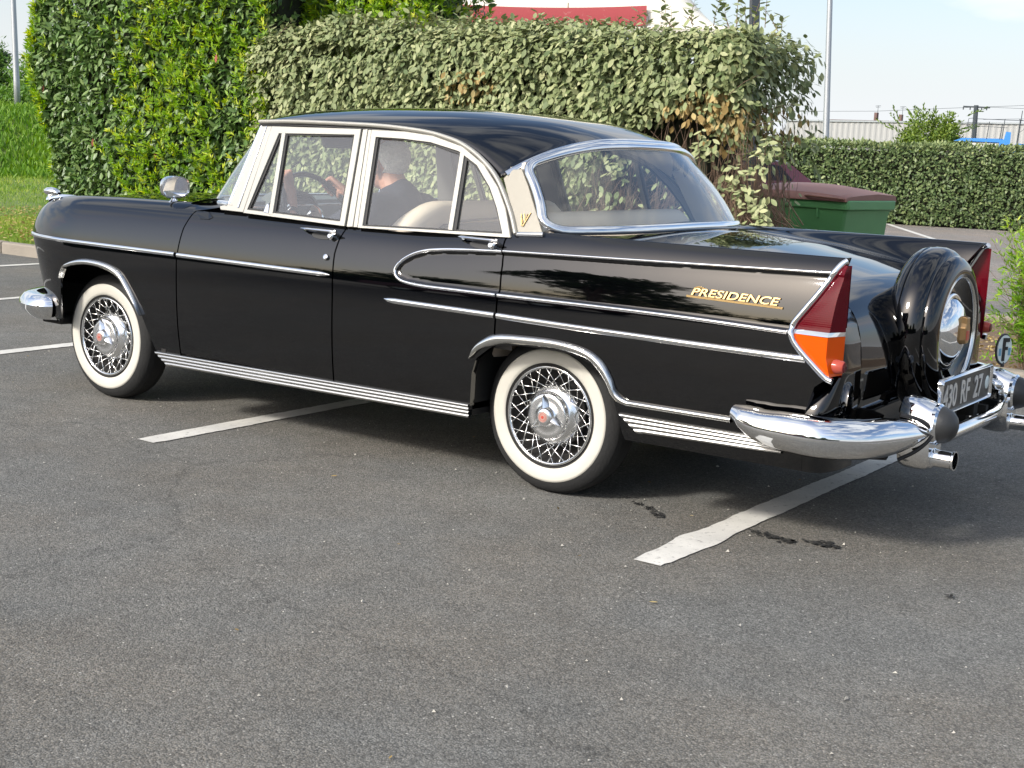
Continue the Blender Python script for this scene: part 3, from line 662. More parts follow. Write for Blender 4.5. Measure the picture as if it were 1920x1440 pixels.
# ---- tail lamps
def tail_lamp():
    lamp = bpy.data.objects.new('tail_lamp', None)
    out = [(3.863,1.022),(3.842,1.000),(3.792,.912),(3.752,.852),(3.722,.808),(3.716,.785),(3.722,.758),(3.745,.728),(3.80,.678),(3.850,.636),(3.872,.628)]
    O = spline(out, 60); b = MB()
    path = [(x+.010, -(float(W(x, z))+.002), z) for x, z in O]
    back = [(3.884, -.790, .640), (3.884, -.772, .70), (3.882, -.768, .80), (3.881, -.766, .90), (3.880, -.764, 1.0)]
    sweep(b, path, [(.35, -1, .15)]*60, [(-.013, -.012), (-.012, .004), (-.006, .010), (.003, .010), (.010, .003), (.010, -.014)])
    bz = b.build('tail_lamp', M['chrome'], car, angle=50)
    zo = lambda z: np.interp(z, [.638,.678,.728,.758,.785,.808,.852,.912,1.0,1.012], [3.858,3.812,3.757,3.734,3.728,3.734,3.764,3.804,3.854,3.864])
    def rows(z0, z1, n, infl):
        r = []
        for z in np.linspace(z0, z1, n):
            xo = float(zo(z)); xr = float(np.interp(z, [.63, .70, .772, .80, .90, .99, 1.02], [3.874, 3.856, 3.856, 3.858, 3.866, 3.877, 3.880])); xr = max(xr, xo+.004)
            yo = -float(W(min(xo, 3.86), z))+.003; yr = -(float(W(3.85, z))-.004)-.004; row = []
            for t in np.linspace(0, 1, 9): row.append((xo+(xr-xo)*t, yo+(yr-yo)*t-infl*math.sin(t*math.pi*.5)*.6, z))
            xi, yi = 3.886, -.772+.004*(z-.64)
            for t in np.linspace(0, 1, 6)[1:]: row.append((xr+(xi-xr)*t, row[8][1]+(yi-row[8][1])*t, z))
            r.append(row)
        return r
    red = MB().grid(rows(.784, 1.008, 24, .006)).build('red_lens', M['redlens'], bz, angle=30)
    amb = MB().grid(rows(.640, .774, 16, .005)).build('amber_lens', M['amberlens'], bz, angle=30)
    zs = np.linspace(.80, 1.008, 24); MBi = MB().grid([[(float(zo(z))+.002, -.7645, z), (3.887, -.7665, z)] for z in zs]); MBi.build('lens_inner_face', M['redlens'], bz)
    Oi = [(x, z) for x, z in O if z > .86 and x > 3.75]; bi = MB(); sweep(bi, [(x+.004, -.762, z) for x, z in Oi[:40]], [(.5, 1, .2)]*len(Oi[:40]), [(-.009, -.006), (-.009, .003), (0, .007), (.009, .003), (.009, -.006)]); ib = bi.build('inner_bezel', M['chrome'], bz, angle=50)
    r_ = rows(.772, .786, 3, .011); d = MB().grid(r_).build('lens_divider', M['chrome'], bz, angle=40)
    c_ = MB().grid([[(3.884, -.770, .63), (3.884, -.768, .88)], [(3.862, -.762, .63), (3.862, -.758, .88)]]).build('lamp_back', M['redlens'], bz)
    rb = MB(); rb.lathe([(.0, .026), (.016, .026), (.021, .021), (.024, .0), (.024, -.02), (.0, -.02)], (3.880, -.806, .672), 'x', 24); rr = rb.build('reflector', M['pinklens'], bz, angle=40)
    rb = MB(); rb.lathe([(.0, .029), (.016, .028), (.017, .025)], (3.880, -.806, .672), 'x', 24); rr2 = rb.build('reflector_face', M['redlens'], bz, angle=40)
    far = mirror(bz)
    for o in [q for q in bpy.data.objects if q.parent == bz]: mirror(o, far)
    bpy.data.objects.remove(lamp)
tail_lamp()
# ---- rear bumper
def rear_bumper():
    pts = [(3.56,-.905,.480),(3.66,-.918,.448),(3.80,-.915,.440),(3.90,-.885,.436),(3.99,-.80,.433),(4.045,-.68,.432),(4.078,-.57,.436),(4.090,-.49,.442)]
    P = spline(pts, 70); s = np.linspace(0, 1, 70)
    hgt = np.interp(s, [0, .04, .10, .22, .35, .74, .88, 1], [.028, .040, .054, .066, .069, .067, .050, .012]); rows = []
    for i in range(70):
        t = P[min(i+1, 69)]-P[max(i-1, 0)]; t /= np.linalg.norm(t); out = np.array([t[1], -t[0], 0]); out /= np.linalg.norm(out); out = -out if out[1] > 0 and out[0] < 0 else out
        if out@np.array([.3, -1, 0]) < 0: out = -out
        zc = P[i, 2]; h = hgt[i]; row = []
        for a, o in ((1.0, -.045), (1.02, -.02), (.93, .004), (.70, .024), (.35, .036), (.08, .040), (-.1, .039), (-.45, .030), (-.8, .010), (-1.0, -.018), (-.98, -.045)):
            row.append(P[i]+out*o*(1 if i > 3 else .5+.12*i)+np.array([0, 0, a*h]))
        rows.append(row)
    b = MB(); b.grid(rows)
    for r_ in (rows[0],): b.add(r_, [list(range(len(r_)))])
    o = b.build('bumper', M['chrome'], car, angle=50); mirror(o)
    # overrider
    b = MB(); rows = []
    ang = np.linspace(0, 2*math.pi, 28, endpoint=False)
    def sec(x, yw, zt, zb, p=2.6):
        zc = (zt+zb)/2; hz = (zt-zb)/2
        return [(x, -.46+yw*abs(math.cos(a))**(2/p)*(1 if math.cos(a) >= 0 else -1), zc+hz*abs(math.sin(a))**(2/p)*(1 if math.sin(a) >= 0 else -1)) for a in ang]
    b.grid([sec(4.000, .040, .535, .330), sec(4.006, .058, .550, .306), sec(4.03, .068, .558, .298), sec(4.07, .070, .552, .296), sec(4.105, .069, .540, .300), sec(4.122, .066, .534, .315)], cv=True)
    b.add(sec(4.122, .066, .534, .315), [list(range(28))]); 
    # bullet nose
    b.lathe([(.072, .0), (.073, .012), (.066, .020)], (4.118, -.46, .464), 'x', 28)
    g = b.build('overrider', M['chrome'], car, angle=40)
    b = MB(); b.lathe([(.066, .016), (.063, .030), (.053, .052), (.036, .068), (.015, .076), (.0, .077)], (4.118, -.46, .464), 'x', 28); rb = b.build('rubber_tip', M['blackrubber'], g)
    b = MB(); b.lathe([(.038, -.02), (.040, .0), (.033, .006), (.031, .012), (.031, .068), (.035, .072), (.035, .078), (.030, .078), (.028, .03)], (4.118, -.46, .345), 'x', 24); ex = b.build('tail_pipe', M['chrome'], g, angle=40)
    b = MB(); b.lathe([(.0, .02), (.029, .02)], (4.118, -.46, .345), 'x', 24); ex2 = b.build('pipe_mouth', M['under'], g)
    gf = mirror(g); [mirror(q, gf) for q in (rb, ex, ex2)]
    # seals where the bumper meets the overrider, and the bar between the two
    b = MB(); b.tube([(4.075, -.40, .385), (4.085, -.2, .385), (4.088, 0, .385), (4.085, .2, .385), (4.075, .40, .385)], .028, 14); b.build('bumper_bar', M['chrome'], car)
    b = MB()
    pts = [(4.040, -.590, .345), (4.085, -.560, .375), (4.118, -.535, .412), (4.128, -.515, .445), (4.112, -.535, .470), (4.078, -.560, .492), (4.035, -.590, .502)]; pts = spline(pts, 20)
    b.tube(pts, .007, 8); o = b.build('bumper_seal', M['dark'], car); mirror(o)
    b = MB()
    b.box((4.00, -.30, .40), (.14, .03, .05)); b.box((4.00, .30, .40), (.14, .03, .05)); b.box((4.03, 0, .455), (.03, .30, .03)); b.box((4.045, .20, .44), (.02, .05, .09)); b.box((4.045, -.05, .44), (.02, .03, .09))
    b.build('bumper_bracket', M['under'], car, smooth=False)
rear_bumper()
# ---- front bumper (wraps the corner)
b = MB(); P = spline([(-.335,-.790,.430),(-.352,-.828,.430),(-.40,-.842,.430),(-.48,-.834,.430),(-.60,-.775,.430),(-.69,-.66,.430),(-.74,-.45,.430),(-.765,-.2,.430),(-.77,0,.430)], 50); rows = []
for i in range(50):
    t = P[min(i+1, 49)]-P[max(i-1, 0)]; t /= np.linalg.norm(t); out = np.array([t[1], -t[0], 0])
    if out@np.array([-.4, -1, 0]) < 0: out = -out
    rows.append([P[i]+out*o+np.array([0, 0, a*.062]) for a, o in ((1, -.05), (1, -.01), (.9, .010), (.5, .034), (.15, .040), (-.3, .030), (-.8, .004), (-1.05, -.02), (-1.05, -.05))])
b.grid(rows); b.add(rows[0], [list(range(9))]); o = b.build('front_bumper', M['chrome'], car, angle=30); mirror(o)
b = MB(); b.box((-.40, -.62, .36), (.16, .30, .04)); b.box((-.5, 0, .37), (.25, 1.2, .04)); o = b.build('front_apron', M['under'], car, smooth=False, bevel=.01); 
# ---- spare wheel cover
SC = (3.85, 0, .735)
b = MB(); b.lathe([(.22, -.04), (.275, -.015), (.296, .005), (.306, .020), (.309, .032), (.3055, .0345), (.308, .038), (.3115, .060), (.310, .088), (.303, .108), (.292, .121), (.281, .126)], SC, 'x', 96); sp = b.build('spare_wheel_cover', M['paint'], car, angle=50)
b = MB(); b.lathe([(.281, .124), (.283, .134), (.276, .148), (.260, .162), (.238, .170), (.222, .172), (.214, .166), (.210, .160)], SC, 'x', 96); b.build('cover_rim', M['paint'], sp, angle=60)
b = MB(); b.lathe([(.213, .163), (.208, .171), (.202, .168), (.200, .160)], SC, 'x', 96); b.build('cover_ring', M['stainless'], sp, angle=60)
b = MB(); b.lathe([(.203, .160), (.190, .150), (.165, .138), (.146, .134)], SC, 'x', 96); b.build('spare_disc', M['paint'], sp, angle=60)
b = MB(); b.lathe([(.150, .132), (.146, .142), (.138, .146), (.128, .144), (.120, .156), (.095, .172), (.06, .183), (.03, .187), (0, .188)], SC, 'x', 64); b.build('spare_hub_cap', M['chrome'], sp, angle=60)
b = MB(); rows = []
shp = [(-.018, .052), (.018, .052), (.020, .026), (.030, .010), (.030, -.038), (.018, -.056), (-.018, -.056), (-.030, -.038), (-.030, .010), (-.020, .026)]
A = [(SC[0]+.182, y, SC[2]+z+.012) for y, z in shp]; B_ = [(SC[0]+.206, y*.86, SC[2]+z*.9+.012) for y, z in shp]; b.prism(A, B_); em = b.build('spare_emblem', M['oldgold'], sp, smooth=False, bevel=.003)
b = MB(); b.box((SC[0]+.2065, 0, SC[2]-.008), (.003, .030, .036)); b.build('emblem_enamel', M['redbadge'], sp, bevel=.001)
b = MB(); b.box((3.86, 0, .47), (.16, .30, .12)); b.build('cover_foot', M['paint'], sp, bevel=.02)
# ---- number plate
px, py0, py1, pz0, pz1 = 4.070, -.300, .300, .457, .592
def rrect(y0, y1, z0, z1, r, n=6):
    out = []
    for cy_, cz, a0 in ((y1-r, z1-r, 0), (y0+r, z1-r, 90), (y0+r, z0+r, 180), (y1-r, z0+r, 270)):
        out += [(cy_+r*math.cos(R(a0+90*k/n)), cz+r*math.sin(R(a0+90*k/n))) for k in range(n+1)]
    return out
o1 = rrect(py0, py1, pz0, pz1, .016); i1 = rrect(py0+.010, py1-.010, pz0+.010, pz1-.010, .010); mid = rrect(py0+.005, py1-.005, pz0+.005, pz1-.005, .013)
b = MB(); b.prism([(px-.008, y, z) for y, z in i1], [(px, y, z) for y, z in i1]); pl_ = b.build('number_plate', M['platebk'], car, smooth=False)
b = MB(); b.grid([[(px-.01, y, z) for y, z in o1], [(px+.005, y, z) for y, z in o1], [(px+.011, y, z) for y, z in mid], [(px+.004, y, z) for y, z in i1], [(px-.004, y, z) for y, z in i1]], cv=True); b.build('plate_frame', M['chrome'], pl_, angle=50)
def fp(y0, z0=.478): return lambda u, v, w: (px+.0005+w, y0+u, z0+v)
text_mesh('430', 'plate_characters', M['platefg'], pl_, fp(-.262), .150, .088, .003, bold=.018)
text_mesh('RF', 'plate_characters', M['platefg'], pl_, fp(-.062), .098, .088, .003, bold=.018)
text_mesh('27', 'plate_characters', M['platefg'], pl_, fp(.092), .100, .088, .003, bold=.018)
b = MB(); b.lathe([(.0, .0015), (.024, .0012), (.026, 0)], (px, .262, .522), 'x', 24); st = b.build('plate_sticker', M['oval'], pl_)
# little chrome lamp beside the plate
b = MB(); b.lathe([(0, .03), (.012, .028), (.02, .015), (.022, 0), (.022, -.05)], (4.07, .375, .50), 'x', 20); b.build('plate_lamp', M['chrome'], car)
# oval F badge standing on the far overrider
FB = (4.06, .487, .628)
bad = empty('country_badge', (4.06, .487, .556), 'white oval badge with a black F standing on the far rear overrider', 'badge', rz=R(-20))
b = MB(); L0 = lambda k, dx: [(dx, .050*k*math.cos(a), .072+.064*k*math.sin(a)) for a in np.linspace(0, 2*math.pi, 36, endpoint=False)]
b.prism(L0(1, -.008), L0(1, .0)); b.tube([(0, 0, .0), (-.004, 0, .02)], .008, 8); b.build('badge_rim', M['blackrubber'], bad, bevel=.002)
b = MB(); b.prism(L0(.90, .0), L0(.90, .0025)); b.build('badge_face', M['oval'], bad, smooth=False)
b = MB()
b.box((.0045, -.008, .072), (.003, .016, .094)); b.box((.0045, .010, .110), (.003, .030, .016)); b.box((.0045, .006, .076), (.003, .020, .013)); b.build('badge_letter', M['dark'], bad, smooth=False)
M['badgeblue'] = simple('pale_blue_enamel', (.12, .30, .42), .3)
for y_ in (-.030, .030):
    b = MB(); b.box((.0035, y_, .062), (.0015, .014, .030)); b.build('badge_shield', M['badgeblue'], bad, bevel=.0005)
# ---- wheels
def wheel(cx, steer=0):
    c = (cx, -.655, .315); S = -1
    P = lambda prof: [(r, h) for r, h in prof]
    w = MB()
    tp = [(.190, .060), (.205, .078), (.235, .0865), (.262, .0865), (.285, .078), (.302, .064), (.311, .052), (.315, .030), (.3155, 0), (.315, -.030), (.311, -.052), (.302, -.064), (.28, -.08), (.24, -.086), (.20, -.075)]
    w.lathe(tp, c, 'y', 72, S); ty = w.build('tyre', M['tyre'], None, angle=180)
    # tread blocks: grooves cut as raised ribs
    w = MB()
    for i in range(90):
        a0 = 2*math.pi*i/90
        for h0, h1 in ((-.058, -.034), (-.030, -.012), (-.008, .008), (.012, .030), (.034, .058)):
            sk = .012*(1 if h0 < 0 else -1); V = []
            for da, hh_ in ((0, h0), (.058, h0), (.058, h1), (0, h1)):
                aa = a0+da+sk*(hh_/.03); rr_ = .3165 if abs(hh_) < .05 else .3095
                V.append((c[0]+rr_*math.cos(aa), c[1]+hh_*S, c[2]+rr_*math.sin(aa)))
            w.add(V, [(0, 1, 2, 3)])
    tr = w.build('tread', M['tyre'], None, smooth=False); tr['kind'] = 'stuff'
    w = MB(); w.lathe([(.208, .0815), (.2085, .0835), (.222, .0872), (.240, .0892), (.255, .0888), (.264, .0872), (.2645, .084)], c, 'y', 96, S); ww = w.build('whitewall', M['white'], None, angle=180)
    w = MB(); w.lathe([(.209, .084), (.206, .083), (.201, .0775), (.197, .078), (.194, .070), (.180, .040), (.165, .0), (.10, -.01), (.0, -.01)], c, 'y', 72, S); dsh = w.build('rim', M['under'], None, angle=50)
    w = MB(); w.lathe([(.199, .079), (.1975, .084), (.193, .087), (.188, .085), (.185, .078), (.186, .070)], c, 'y', 96, S); rg = w.build('rim_ring', M['chrome'], None, angle=180)
    w = MB(); n = 44
    for k in range(n):
        a = 2*math.pi*k/n; dirn = 1 if k % 2 else -1
        b2 = a+dirn*.50; ro, ri = .188, .112
        h1 = .045 if (k//2) % 2 else .070
        p0 = (c[0]+ro*math.cos(a), c[1]+S*.078, c[2]+ro*math.sin(a)); p1 = (c[0]+ri*math.cos(b2), c[1]+S*h1, c[2]+ri*math.sin(b2))
        pc = (c[0]+(ro+.004)*math.cos(a+dirn*-.03), c[1]+S*.068, c[2]+(ro+.004)*math.sin(a+dirn*-.03))
        w.tube([pc, p0, p1], .0023, 5)
    sk = w.build('spokes', M['stainless'], None, angle=180); sk['kind'] = 'stuff'
    w = MB(); w.lathe([(.128, .012), (.131, .028), (.127, .046), (.115, .062), (.098, .073), (.090, .077), (.088, .088), (.090, .094), (.086, .100), (.070, .098), (.045, .098), (.038, .112), (.034, .122), (.024, .126), (.0, .126)], c, 'y', 64, S); hc = w.build('hub_cap', M['hub'], None, angle=180)
    w = MB()
    for k in range(3):
        a = R(100+120*k); ca, sa = math.cos(a), math.sin(a); q = []
        for r, ww_, h in ((.030, .026, .112), (.055, .020, .108), (.078, .013, .104), (.086, .004, .100)):
            q.append([(c[0]+r*ca-t*sa, c[1]+S*(h+dz), c[2]+r*sa+t*ca) for t, dz in ((-ww_, -.016), (-ww_*.4, .004), (0, .010), (ww_*.4, .004), (ww_, -.016))])
        w.grid(q)
    kn = w.build('spinner', M['hub'], None, angle=60)
    w = MB(); w.lathe([(.0, .1285), (.020, .128), (.021, .125)], c, 'y', 28, S); bd = w.build('hub_badge', M['badgeface'], None)
    w = MB(); w.lathe([(.0, .1292), (.006, .129), (.0065, .128)], c, 'y', 20, S); w.lathe([(.0135, .1287), (.0143, .1290), (.015, .1287)], c, 'y', 28, S); bd2 = w.build('badge_detail', M['redbadge'], None)
    root = bpy.data.objects.new('wheel', None); col.objects.link(root); root.parent = car; root.location = c
    for o in (ty, tr, ww, dsh, rg, sk, hc, kn, bd, bd2):
        o.data.transform(Matrix.Translation(-Vector(c))); o.parent = root
    root.rotation_euler = (0, 0, steer)
    far = bpy.data.objects.new('wheel', None); col.objects.link(far); far.parent = car; far.location = (c[0], -c[1], c[2]); far.rotation_euler = (0, 0, math.pi+steer)
    for o in (ty, tr, ww, dsh, rg, sk, hc, kn, bd, bd2): q = o.copy(); col.objects.link(q); q.parent = far
wheel(0, R(0)); wheel(2.69)
# ---- wing mirrors, bonnet-wing ornaments
def wing_mirror():
    b = MB(); b.lathe([(.042, -.006), (.040, .004), (.022, .018), (.012, .03), (.011, .045)], (.478, -.715, 1.0), 'z', 24); m0 = b.build('wing_mirror', M['chrome'], car, angle=60)
    a = R(-18); ca, sa = math.cos(a), math.sin(a)
    def shape(k, d): # plane facing rearwards and towards the driver
        out = []
        for t in np.linspace(0, 2*math.pi, 36, endpoint=False):
            y = .072*k*abs(math.cos(t))**.75*np.sign(math.cos(t)); z = .052*k*abs(math.sin(t))**.75*np.sign(math.sin(t))
            out.append((.478+d*ca-y*sa, -.712+y*ca+d*sa, 1.085+z))
        return out
    b = MB(); b.grid([shape(1, .012), shape(1.03, .004), shape(.97, -.010), shape(.75, -.026), shape(.4, -.034), shape(.02, -.036)], cv=True); b.grid([shape(1, .012), shape(.90, .013), shape(.89, .008)], cv=True); hd = b.build('mirror_shell', M['chrome'], m0, angle=60)
    b = MB(); b.add(shape(.9, .0095), [list(range(36))]); g = b.build('mirror_glass', M['mirrorglass'], m0, smooth=False, recalc=False)
    mf = mirror(m0); mirror(hd, mf); mirror(g, mf)
wing_mirror()
b = MB(); rows = []
for x, r, z in ((-.575, .003, 1.000), (-.567, .016, 1.001), (-.548, .025, 1.002), (-.515, .029, 1.003), (-.485, .026, 1.000), (-.462, .018, .997), (-.455, .011, .993)):
    rows.append([(x, -.672+r*.9*math.cos(a), z+.008+r*.75*math.sin(a)) for a in np.linspace(0, 2*math.pi, 20, endpoint=False)])
b.grid(rows, cv=True); b.tube([(-.53, -.672, .99), (-.51, -.672, .965)], [.014, .022], 14)
rows = []
for x, w_, h in ((-.54, .018, .018), (-.46, .016, .016), (-.36, .010, .010), (-.285, .003, .003)):
    zc = float(np.interp(x, tuple(nose(np.linspace(-.68, .6, 50), np.full(50, 1.))), tuple(hh(np.linspace(-.68, .6, 50)))))+Z0
    rows.append([(x, -.672+w_*math.cos(a), zc-.006+h*1.2*max(0, math.sin(a))) for a in np.linspace(0, math.pi, 9)])
b.grid(rows); o = b.build('wing_ornament', M['chrome'], car, angle=60); mirror(o)
# ---- cabin
def rbox(name, c, d, mat, r=.05, parent=car, rot=0, seg=4):
    b = MB(); b.box((0, 0, 0), d); o = b.build(name, mat, parent, bevel=r, seg=seg); o.location = c; o.rotation_euler = (0, rot, 0); return o
def seat(name, xb, zb, top, xt, hw, rnd, thick=.15):
    # bench: cushion and backrest with rounded shoulders
    n = 36; rows = []
    ys = np.linspace(-hw, hw, n)
    for f, off in ((0, -.5), (.1, -.5), (.5, -.5), (.85, -.48), (.96, -.38), (1.0, -.15), (1.0, .15), (.96, .38), (.85, .48), (.5, .5), (.1, .5), (0, .5)):
        row = []
        for y in ys:
            e = max(0, (abs(y)-(hw-rnd))/rnd); drop = (1-math.sqrt(max(0, 1-e*e)))*rnd*1.0
            z = zb+(top-drop-zb)*f; x = xb+(xt-xb)*((z-zb)/(top-zb))+off*thick*(1-.35*e**3)
            row.append((x, y, z))
        rows.append(row)
    b = MB(); b.grid(rows); s = b.build(name, M['beige'], car, angle=60)
    b = MB(); b.box((xb-.27, 0, zb-.03), (.56, hw*2, .20)); b.build('seat_cushion', M['beige'], s, bevel=.05, seg=3)
    return s
s1_ = seat('front_seat', 1.62, .50, 1.096, 1.83, .69, .30)
b = MB(); rows = []                                                       # darker panel on the rear of the front backrest
for f, k in ((0, 1), (.7, 1), (.9, .93), (1, .80)):
    rows.append([(1.62+.075+.21*(.08+.76*f)+.004, y*k, .52+.48*f) for y in np.linspace(-.52, .52, 20)])
b.grid(rows); b.build('seat_back_panel', M['greyseat'], s1_)
b = MB(); sweep(b, [(1.708+.21*(z-.52)/.594+.003, y, z) for y, z in [(-.56, .62), (-.55, .85), (-.47, .97), (-.30, 1.01), (0, 1.02), (.3, 1.01), (.47, .97), (.55, .85), (.56, .62)]], (1, 0, 0), halfround(.010, .006)); b.build('seat_piping', M['greyseat'], s1_)
seat('rear_seat', 2.30, .50, 1.092, 2.50, .68, .20, .17)
b = MB(); rows = []
for y in np.linspace(-.74, .74, 40): rows.append([(2.55+(float(rg_bot(y/.785)[0])-.03-2.55)*s, y, 1.018+.020*math.sin(s*3.1)) for s in np.linspace(0, 1, 8)])
b.grid(rows); b.build('parcel_shelf', M['beige'], car)
b = MB(); rows = []
for y in np.linspace(-.74, .74, 40): rows.append([(x, y, z+.012*(1-(y/.74)**2)) for x, z in ((.62, 1.02), (.74, 1.045), (.84, 1.052), (.90, 1.035), (.915, .99), (.90, .90), (.86, .80), (.80, .70))])
b.grid(rows); b.build('dashboard', M['dash'], car)
b = MB(); sweep(b, [(.918, y, 1.012+.012*(1-(y/.74)**2)) for y in np.linspace(-.72, .72, 30)], (1, 0, .2), halfround(.012, .006)); b.build('dash_strip', M['chrome'], car)
b = MB(); rows = []                                                        # instrument hood
for x, k in ((.82, .7), (.86, 1), (.93, 1.0), (.935, .9)): rows.append([(x, -.37+.17*k*math.cos(a), 1.01+.085*k*math.sin(a)) for a in np.linspace(0, math.pi, 16)])
b.grid(rows); b.build('instrument_hood', M['dash'], car)
# steering wheel
SWc = Vector((1.085, -.365, 1.0)); ax_n = Vector((.84, 0, .54)).normalized(); ax_v = Vector((-.54, 0, .84)).normalized(); ax_y = Vector((0, 1, 0))
def swp(a, r, h=0): return SWc+ax_y*(r*math.cos(a))+ax_v*(r*math.sin(a))+ax_n*h
b = MB(); rows = []
for a in np.linspace(0, 2*math.pi, 64, endpoint=False):
    c0 = swp(a, .205); ra = (c0-SWc).normalized(); rows.append([c0+ra*(.012*math.cos(t))+ax_n*(.014*math.sin(t)) for t in np.linspace(0, 2*math.pi, 10, endpoint=False)])
b.grid(rows, cu=True, cv=True); sw = b.build('steering_wheel', M['bakelite'], car)
b = MB(); b.tube([swp(0, .0, -.03), swp(0, .0, -.50)], .022, 12)
for a in (R(200), R(-20)): b.tube([swp(a, .02, -.03), swp(a, .12, -.02), swp(a, .20, 0)], .009, 8)
b.build('steering_column', M['bakelite'], sw)
b = MB(); b.tube([swp(0, 0, -.035), swp(0, 0, -.01), swp(0, 0, .0)], [.045, .042, .02], 20)
hr = [swp(a, .12, -.022) for a in np.linspace(R(190), R(350), 24)]; b.tube(hr, .004, 6); b.build('horn_ring', M['chrome'], sw)
rbox('sun_visor', (1.27, -.38, 1.345), (.02, .34, .09), M['greyseat'], .008, rot=R(-25))
b = MB(); b.box((.98, 0, 1.33), (.015, .22, .055)); b.build('rear_view_mirror', M['greyseat'], car, bevel=.01)
b = MB(); b.tube([(1.02, .06, 1.345), (1.0, 0, 1.42)], .006, 6); b.build('mirror_stalk', M['chrome'], car)
# inside faces of the door tops
for s_ in (-1, 1):
    b = MB(); xs = np.linspace(.98, 2.50, 40); b.grid([[(x, s_*(float(yg(1.0))-.012), float(belt(x))+.004) for x in xs], [(x, s_*(float(yg(1.0))-.045), float(belt(x))-.012) for x in xs], [(x, s_*(float(yg(1.0))-.050), .55) for x in xs]]); b.build('door_lining', M['greyseat'], car)

# ---------------------------------------------------------------- the driver
def driver():
    root = empty('person', (1.36, -.37, .52), 'white haired man in a navy shirt driving, seen from behind through the side windows', 'person')
    prim = []
    def cap(a, b_, ra, rb, n=5):                # tapered capsule made of spheres' hull: skin chain
        prim.append((Vector(a), Vector(b_), ra, rb))
    bm = bmesh.new()
    def sph(c, r, sx=1, sy=1, sz=1, rot=None, tgt=None):
        t = tgt or bm; m = Matrix.Translation(Vector(c))@(rot.to_4x4() if rot else Matrix())@Matrix.Diagonal((sx, sy, sz, 1)); bmesh.ops.create_icosphere(t, subdivisions=3, radius=r, matrix=m)
    def limb(pts, rs, tgt=None):
        for i in range(len(pts)-1):
            a, b_ = Vector(pts[i]), Vector(pts[i+1]); n = max(2, int((b_-a).length/(min(rs[i], rs[i+1])*.35)))
            for k in range(n+1): 
                t = k/n; bmesh.ops.create_icosphere(tgt or bm, subdivisions=2, radius=rs[i]*(1-t)+rs[i+1]*t, matrix=Matrix.Translation(a.lerp(b_, t)))
    def finish(bm_, name, mat, vox, parent, sm_=6):
        me = bpy.data.meshes.new(name); bm_.to_mesh(me); bm_.free(); o = bpy.data.objects.new(name, me); col.objects.link(o)
        md = o.modifiers.new('r', 'REMESH'); md.mode = 'VOXEL'; md.voxel_size = vox; md.use_smooth_shade = True
        s = o.modifiers.new('s', 'SMOOTH'); s.iterations = sm_; s.factor = .5
        dg = bpy.context.evaluated_depsgraph_get(); me2 = bpy.data.meshes.new_from_object(o.evaluated_get(dg)); o.modifiers.clear(); o.data = me2; me2.materials.clear(); me2.materials.append(mat)
        me2.transform(Matrix.Translation(-root.location)); me2.polygons.foreach_set('use_smooth', [True]*len(me2.polygons)); o.parent = parent; return o
    # head looking forward (-x), slightly down
    H = Vector((1.500, -.372, 1.245))
    sph(H+Vector((.012, 0, .022)), .095, 1.02, .80, .98); sph(H+Vector((-.022, 0, -.035)), .072, 1.0, .84, 1.15); sph(H+Vector((-.045, 0, -.085)), .038, .9, .95, .7)
    sph(H+Vector((-.058, 0, .02)), .055, .8, .95, .8); sph(H+Vector((-.088, 0, -.020)), .017, 1.1, .75, 1.6); sph(H+Vector((-.098, 0, -.034)), .014, 1, 1, .8)
    sph(H+Vector((-.080, 0, -.062)), .020, .7, 1.2, .45); sph(H+Vector((-.078, .026, -.028)), .020, .7, 1, .8); sph(H+Vector((-.078, -.026, -.028)), .020, .7, 1, .8)
    for s_ in (-1, 1):
        e = H+Vector((.004, s_*.080, -.018))
        for k in range(14):
            a = R(-70+k*20); sph(e+Vector((.016*math.cos(a)+.004, s_*.006, .028*math.sin(a))), .0075)
        sph(e+Vector((.0, -s_*.004, .0)), .018, .8, .4, 1.4); sph(e+Vector((-.002, s_*.002, -.028)), .009)
    limb([H+Vector((.030, 0, -.06)), (1.585, -.37, 1.09)], [.062, .068])           # neck
    limb([(1.58, -.37, 1.06), (1.60, -.37, .75), (1.56, -.37, .60)], [.10, .13, .14])
    sh = {-1: (1.575, -.555, 1.045), 1: (1.575, -.185, 1.045)}
    el = {-1: (1.17, -.655, .815), 1: (1.36, -.110, .880)}
    wr = {-1: (1.065, -.52, 1.030), 1: (1.175, -.185, 1.055)}
    for s_ in (-1, 1):
        limb([(1.58, -.37+s_*.06, 1.05), sh[s_], el[s_], wr[s_]], [.07, .060, .042, .026])
        limb([(1.52, -.37+s_*.10, .60), (1.08, -.37+s_*.12, .62), (.86, -.37+s_*.10, .36)], [.085, .065, .045])
    # hands: left at ten o'clock gripping from outside, right at two o'clock
    def hand(s_, ang, side):
        w = Vector(wr[s_]); c = swp(ang, .205); ra = (c-SWc).normalized(); tg = ax_n.cross(ra).normalized()
        palm = c+ra*.020+ax_n*.030; d = (palm-w); 
        limb([w, w+(palm-w)*.5], [.026, .030]); 
        for k in range(4):
            kn = palm+tg*((k-1.5)*.0205)
            limb([w+(palm-w)*.45+tg*((k-1.5)*.012), kn], [.017, .0125])
            L = (.95, 1.08, 1.0, .82)[k]
            p1 = kn+(-ra*.000+ax_n*.004)*L+ra*.016; 
            p1 = c+ra*.034*L+ax_n*.010+tg*((k-1.5)*.0215); p2 = c+ra*.022-ax_n*.020*L+tg*((k-1.5)*.022); p3 = c-ra*.012-ax_n*.022*L+tg*((k-1.5)*.021)
            limb([kn, p1, p2, p3], [.0120, .0102, .0092, .0080])
        tb = w+(palm-w)*.45-tg*side*.018
        limb([tb, c-ra*.012+ax_n*.026-tg*side*.034, c-ra*.022+ax_n*.006-tg*side*.052], [.016, .0125, .0095])
    hand(-1, R(126), -1); hand(1, R(40), 1)
